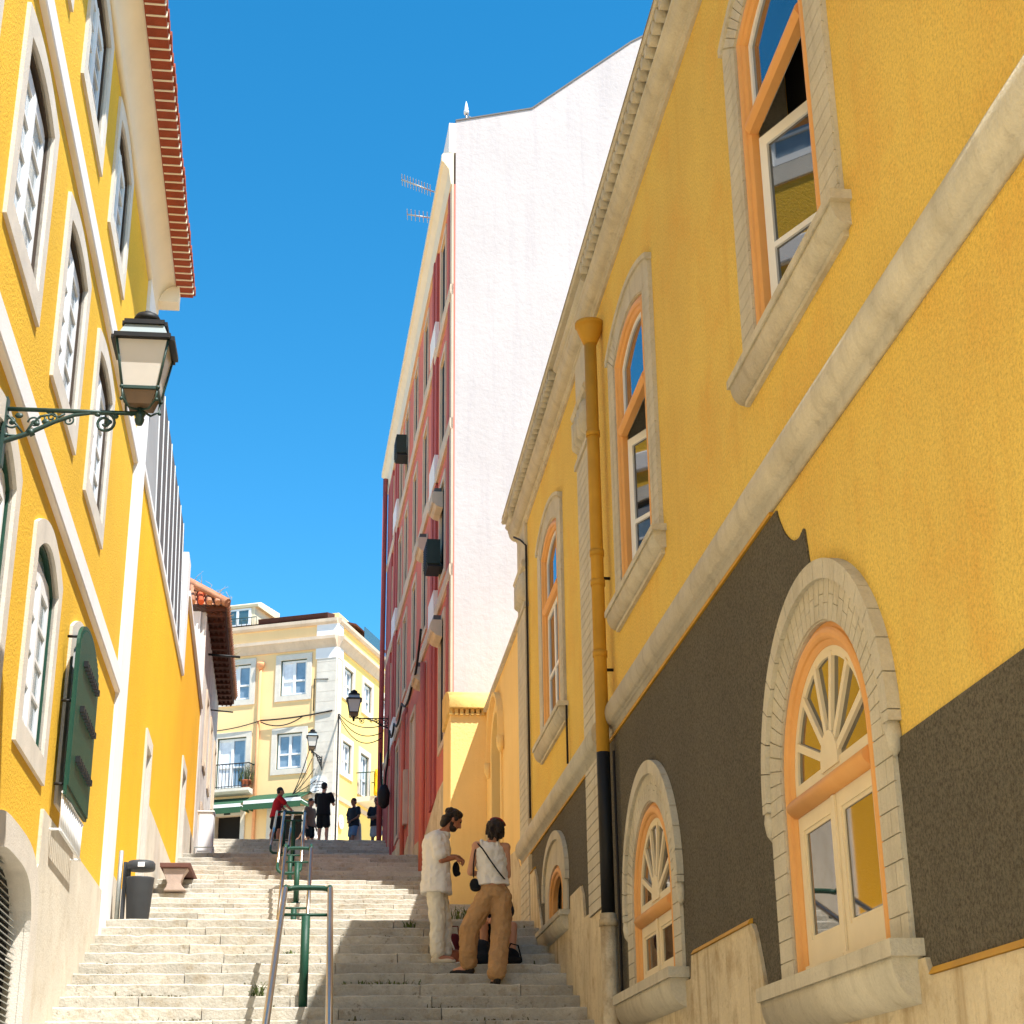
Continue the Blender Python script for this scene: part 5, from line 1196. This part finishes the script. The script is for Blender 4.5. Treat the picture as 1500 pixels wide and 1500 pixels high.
    if beard:
        B = Blob(); B.ell(H-hu*.085*k+look*.035*k, (hr*.058*k, look*.056*k, hu*.04*k)); B.ell(H-hu*.05*k+look*.0*k, (hr*.066*k, look*.04*k, hu*.04*k)); B.ell(H+look*.083*k-hu*.047*k, (hr*.028*k, look*.018*k, hu*.008*k)); B.fuse('beard', hair, t, min(vox, .008), 2)
    for q in 'LR':
        B = Blob(); an, to = J['an'+q], J['toe'+q]; d = V((to.x-an.x, to.y-an.y, 0)).normalized(); gz = an.z-.075*k; sd = V((-d.y, d.x, 0))
        B.ell(V((an.x, an.y, gz+.042*k))-d*.015*k, (d*.06*k, sd*.04*k, zz*.045*k)); B.ell(V((an.x, an.y, gz+.03*k))+d*.10*k, (d*.105*k, sd*.046*k, zz*.034*k)); B.cap(V((an.x, an.y, gz+.03*k)), V((an.x, an.y, gz+.03*k))+d*.12*k, .036*k, .03*k)
        B.fuse('shoe', shoes, t, .009, 3)
    return t
def Zp(zx, zy, y): return ony(600+zx/4.412, 1160+zy/4.412, y)
# man in the white shirt: side on, head bowed, fiddling with a small camera
y0 = 18.3; g5 = f1(5)[1]
J = dict(head=Zp(283, 182, y0-.03), neck=Zp(225, 262, y0), chest=Zp(172, 350, y0), pelvis=Zp(172, 590, y0), look=(.80, .16, -.50),
         shL=Zp(196, 285, y0+.15), elL=Zp(232, 425, y0+.2), wrL=Zp(300, 418, y0+.12), shR=Zp(172, 300, y0-.16), elR=Zp(206, 440, y0-.19), wrR=Zp(290, 425, y0-.10),
         hipL=Zp(188, 640, y0+.09), knL=Zp(222, 860, y0+.09), hipR=Zp(165, 640, y0-.08), knR=Zp(182, 860, y0-.09))
a = Zp(180, 1080, y0-.10); J['anR'] = V((a.x, a.y, g5+.078)); J['toeR'] = J['anR']+V((.22, -.03, -.05)); a = Zp(228, 1080, y0+.09); J['anL'] = V((a.x, a.y, g5+.078)); J['toeL'] = J['anL']+V((.22, .05, -.05))
J['hdL'] = V((.10, -.02, -.06)); J['hdR'] = V((.12, .05, -.04)); J['hnR'] = V((0, .5, -.9)); J['hnL'] = V((0, -.5, -.9))
man = figure(J, (.97, .22, -.05), zz, 'bearded man in white shirt and pale trousers looking down at a small camera', SKN2, CSHR, CBGE, HAIR, SHOW, vox=.010, sleeve=.72, hem=.12, twid=.185, tdep=.14, tight=1.5, hairstyle='wavy', beard=True, legr=(.10, .088, .082), folds=.034)
cp = Zp(300, 500, y0+.0)
t = thing('camera', 'small black camera hanging from the hands of the man in the white shirt', 'camera', cp-V((0, 0, .09)))
B = Blob(); B.ell(cp, ((.042, 0, 0), (0, .03, 0), (0, 0, .085))); B.cap(cp+V((.0, 0, -.04)), cp+V((.02, -.03, -.05)), .035, .03); B.fuse('case', CBLK, t, .008, 2)
m = MB(); m.tube([cp+V((0, 0, .08)), J['wrR'].lerp(cp, .3)+V((.04, 0, 0)), J['wrR']+V((.06, .0, -.03))], .006, 0, 5); m.build('strap', CBLK, t)
# woman in tan trousers, from behind
y0 = 17.75
gl, gr = f1(4)[1], f1(3)[1]
J = dict(head=Zp(556, 250, y0+.03), neck=Zp(533, 325, y0), chest=Zp(522, 410, y0), pelvis=Zp(545, 640, y0), look=(.22, .86, -.46),
         shL=Zp(432, 352, y0), elL=Zp(392, 520, y0+.02), wrL=Zp(440, 530, y0+.24), shR=Zp(622, 360, y0+.01), elR=Zp(634, 540, y0+.03), wrR=Zp(590, 540, y0+.26),
         hipL=Zp(492, 690, y0), knL=Zp(385, 890, y0+.05), hipR=Zp(598, 690, y0), knR=Zp(590, 900, y0-.03))
a = Zp(378, 1130, 17.86); J['anL'] = V((a.x, 17.86, gl+.078)); J['toeL'] = J['anL']+V((-.19, .05, -.05)); a = Zp(562, 1220, 17.46); J['anR'] = V((a.x, 17.44, gr+.078)); J['toeR'] = J['anR']+V((-.03, .19, -.05))
J['hdL'] = V((.05, .1, -.01)); J['hdR'] = V((-.05, .1, .0)); J['hnL'] = V((0, 0, -1)); J['hnR'] = V((0, 0, -1))
wom = figure(J, (.08, 1, 0), zz, 'woman in white tank top and baggy tan trousers seen from behind', SKIN, CWHT, CTAN, HAIR, SHOE, vox=.010, tank=True, hem=-.06, twid=.158, tdep=.115, tight=.9, hairstyle='bob', legr=(.118, .106, .096), folds=.038)
H = J['head']
t = thing('sunglasses', 'red sunglasses pushed up on the hair of the woman in the tank top', 'sunglasses', H+V((0, 0, .1)))
m = MB(); m.tube([H+V((.104*math.cos(a), -.02, .02+.112*math.sin(a))) for a in [pi*(.08+.62*i/14) for i in range(15)]], .013, 0, 8); m.build('frame', mat('red_plastic', (140, 18, 30), .4, .05, 5), t)
t = thing('shoulder_bag', 'small black pouch on a thin strap across the woman in the tank top', 'bag', Zp(420, 640, y0-.1))
B = Blob(); c = Zp(420, 600, y0-.02); B.ell(c, ((.055, 0, 0), (0, .04, 0), (0, 0, .07))); B.ell(c+V((.01, 0, -.03)), ((.06, 0, 0), (0, .04, 0), (0, 0, .045))); B.fuse('pouch', CBLK, t, .009, 2)
m = MB(); m.tube([Zp(436, 330, y0-.03), Zp(470, 365, y0-.125), Zp(520, 440, y0-.15), Zp(570, 510, y0-.14), Zp(606, 555, y0-.11), Zp(625, 575, y0-.03)], .008, 0, 6); m.tube([Zp(414, 555, y0-.03), Zp(412, 480, y0-.06), Zp(420, 400, y0-.05), Zp(434, 335, y0-.02)], .007, 0, 6); m.build('strap', CBLK, t)
# seated figure behind her
ys = 18.98; g7 = f1(7)[1]; gs = g7
def lo(x, y, z): return V((x, y, z))
cx_ = Zp(548, 800, ys).x
J = dict(head=lo(cx_+.02, ys-.12, gs+.68), neck=lo(cx_, ys-.03, gs+.53), chest=lo(cx_, ys+.02, gs+.40), pelvis=lo(cx_, ys+.12, gs+.12), look=(0, -.8, -.6),
         shL=lo(cx_+.14, ys-.02, gs+.45), elL=lo(cx_+.15, ys-.2, gs+.26), wrL=lo(cx_+.08, ys-.36, gs+.24), shR=lo(cx_-.17, ys, gs+.47), elR=lo(cx_-.2, ys-.16, gs+.28), wrR=lo(cx_-.10, ys-.38, gs+.22),
         hipL=lo(cx_+.1, ys+.1, gs+.1), hipR=lo(cx_-.1, ys+.1, gs+.1))
for q, zx in (('R', 478), ('L', 668)):
    kp = Zp(zx, 868, ys-.42); J['kn'+q] = V((kp.x, ys-.42, kp.z)); J['an'+q] = V((kp.x+(.01 if q == 'R' else -.02), ys-.50, f1(5)[1]+.08)); J['toe'+q] = J['an'+q]+V((0, -.14, -.05))
figure(J, (0, -1, 0), zz, 'bare-legged person sitting on the steps hidden behind the woman in tan trousers', SKIN, CNVY, CBLK, HAIR, SHOE, vox=.012, sleeve=.5, legs='short', hem=.02, legr=(.085, .07, .07), folds=.01)
# bags on the steps
c = Zp(292, 1040, 18.5); gz = f1(5)[1]
t = thing('handbag', 'brown leather bag with pale straps on the step at the man\'s feet', 'bag', (c.x, 18.40, gz))
B = Blob(); B.ell((c.x, 18.40, gz+.09), ((.10, 0, 0), (0, .07, 0), (0, 0, .09))); B.ell((c.x, 18.40, gz+.05), ((.11, 0, 0), (0, .075, 0), (0, 0, .05))); B.fuse('pouch', LTH, t, .01, 3, .01)
m = MB(); m.tube([V((c.x-.09, 18.34, gz+.10)), V((c.x-.11, 18.33, gz+.2)), V((c.x-.06, 18.33, gz+.27)), V((c.x-.02, 18.33, gz+.17))], .011, 0, 6); m.tube([V((c.x-.1, 18.3, gz+.05)), V((c.x-.08, 18.22, gz+.02)), V((c.x+.0, 18.2, gz+.015)), V((c.x+.08, 18.24, gz+.03))], .009, 0, 6); m.build('strap', CWHT, t)
c2 = Zp(285, 935, 18.75); g6 = f1(6)[1]
B = Blob(); t = thing('soft_bag', 'dark maroon soft bag standing one step above the brown leather bag', 'bag', (c2.x, 18.75, g6))
B.ell((c2.x, 18.75, g6+.12), ((.09, 0, 0), (0, .08, 0), (0, 0, .13))); B.ell((c2.x, 18.75, g6+.05), ((.10, 0, 0), (0, .08, 0), (0, 0, .06))); B.fuse('sack', MRN, t, .011, 3, .015)
m = MB(); m.tube([V((c2.x-.05, 18.68, g6+.22)), V((c2.x-.04, 18.66, g6+.31)), V((c2.x+.04, 18.66, g6+.31)), V((c2.x+.05, 18.68, g6+.22))], .009, 0, 6); m.build('strap', MRN, t)
c3 = Zp(470, 1100, 18.2); g4 = f1(5)[1]
t = thing('backpack', 'dark grey backpack on the step between the woman\'s legs', 'bag', (c3.x, 18.26, g4))
B = Blob(); B.ell((c3.x, 18.28, g4+.13), ((.12, 0, 0), (0, .07, 0), (0, 0, .15))); B.ell((c3.x, 18.24, g4+.07), ((.12, 0, 0), (0, .08, 0), (0, 0, .07))); B.fuse('sack', CNVY, t, .011, 3, .012)
m = MB(); m.tube([V((c3.x-.08, 18.21, g4+.2)), V((c3.x-.13, 18.17, g4+.1)), V((c3.x-.1, 18.16, g4+.02))], .012, 0, 6); m.tube([V((c3.x+.05, 18.21, g4+.24)), V((c3.x+.09, 18.17, g4+.12)), V((c3.x+.07, 18.16, g4+.02))], .012, 0, 6); m.build('strap', CBLK, t)
c4 = Zp(655, 1090, 18.2)
t = thing('dark_bag', 'black strapped bag on the shaded step right of the woman in tan trousers', 'bag', (c4.x, 18.3, g4))
B = Blob(); B.ell((c4.x, 18.3, g4+.09), ((.11, 0, 0), (0, .07, 0), (0, 0, .1))); B.ell((c4.x+.02, 18.27, g4+.05), ((.12, 0, 0), (0, .07, 0), (0, 0, .05))); B.fuse('sack', CBLK, t, .011, 3, .012)
m = MB(); m.tube([V((c4.x-.06, 18.24, g4+.12)), V((c4.x+.0, 18.2, g4+.22)), V((c4.x+.08, 18.2, g4+.2)), V((c4.x+.12, 18.22, g4+.05))], .010, 0, 6); m.build('strap', CBLK, t)
# people on the plaza
def standing(px, py_head, y, H, fa, label, skin, top, bottom, legs='short', arms='down', bend=0, look=None, gz=None, stride=.0, sit=0, shoes=SHOE, group='people at the top of the stairs'):
    p = ony(px, py_head, y); gz = (p.z-H) if gz is None else gz; b = V((p.x, y, gz)); k = H/1.75
    f = V((math.cos(fa), math.sin(fa), 0)); s = f.cross(zz)
    def W(fr_, si, z): return b+f*(fr_*k)+s*(si*k)+V((0, 0, z*k))
    lean = bend
    J = dict(head=W(.03+lean*.75, 0, 1.63-lean*.25), neck=W(lean*.6, 0, 1.47-lean*.2), chest=W(lean*.45, 0, 1.30-lean*.12), pelvis=W(0, 0, .96), look=look or (f-zz*.15),
             shR=W(lean*.55, .19, 1.41-lean*.15), shL=W(lean*.55, -.19, 1.41-lean*.15), hipR=W(0, .09, .90), hipL=W(0, -.09, .90), knR=W(.03+stride, .10, .50), knL=W(.03-stride, -.10, .50), anR=W(.0+stride*.6, .11, .08), anL=W(-stride*1.6, -.11, .08))
    if sit: J['knL'] = W(.14, -.12, .52); J['anL'] = W(.22, -.1, .08)
    for q, sg in (('R', 1), ('L', -1)):
        J['toe'+q] = J['an'+q]+f*.18*k-V((0, 0, .05*k))
        if arms == 'down': J['el'+q] = W(lean*.4-.02, sg*.25, 1.12-lean*.1); J['wr'+q] = W(lean*.5+.06, sg*.26, .86)
        elif arms == 'crossed': J['el'+q] = W(.03, sg*.25, 1.14); J['wr'+q] = W(.20, -sg*.02, 1.10+sg*.03)
        elif arms == 'up': J['el'+q] = W(.12, sg*.24, 1.16); J['wr'+q] = W(.26, sg*.12, 1.30)
        elif arms == 'rail': J['el'+q] = W(lean*.5+.22, sg*.22, 1.16); J['wr'+q] = W(lean*.5+.42, sg*.18, 1.0)
        elif arms == 'lap': J['el'+q] = W(.03, sg*.25, 1.14); J['wr'+q] = W(.18, sg*.06, 1.0)
    return figure(J, f, zz, label, skin, top, bottom, HAIR, shoes, vox=.014, k=k, sleeve=.6, legs=legs, hem=.10, twid=.18, tdep=.13, group=group, legr=(.098, .08, .075), folds=.008)
TZ = 7.86
standing(405, 1158, 45.0, 1.70, .25, 'man in red shirt and dark shorts leaning towards the handrail', SKN2, CRED, CBLK, arms='rail', bend=.12, gz=TZ, stride=.07)
standing(475, 1147, 44.9, 1.80, 1.2, 'man in black shirt and shorts standing with his back to the stairs', SKIN, CBLK, CBLK, arms='up', gz=TZ)
standing(455, 1172, 47.2, 1.62, -.6, 'person in brown top mostly hidden behind the man in black', SKN2, mat('brown_cloth', (120, 92, 74), .9, .1, 6), CBLK, arms='down', gz=TZ+.2)
standing(519, 1171, 46.0, 1.58, -2.4, 'person in dark shirt and blue denim shorts leaning behind the bollard', SKND, CNVY, CDEN, arms='lap', gz=TZ+.02, sit=1)
standing(552, 1174, 46.2, 1.62, -1.9, 'man in dark shirt and pale grey shorts standing by the red building', SKND, CNVY, CGRY, arms='crossed', gz=TZ+.05)
standing(462, 1206, 49.5, 1.40, 2.4, 'small figure in a white top bending down beyond the man in black', SKIN, CWHT, CWHT, arms='rail', bend=.5, gz=TZ+.35, legs='long')
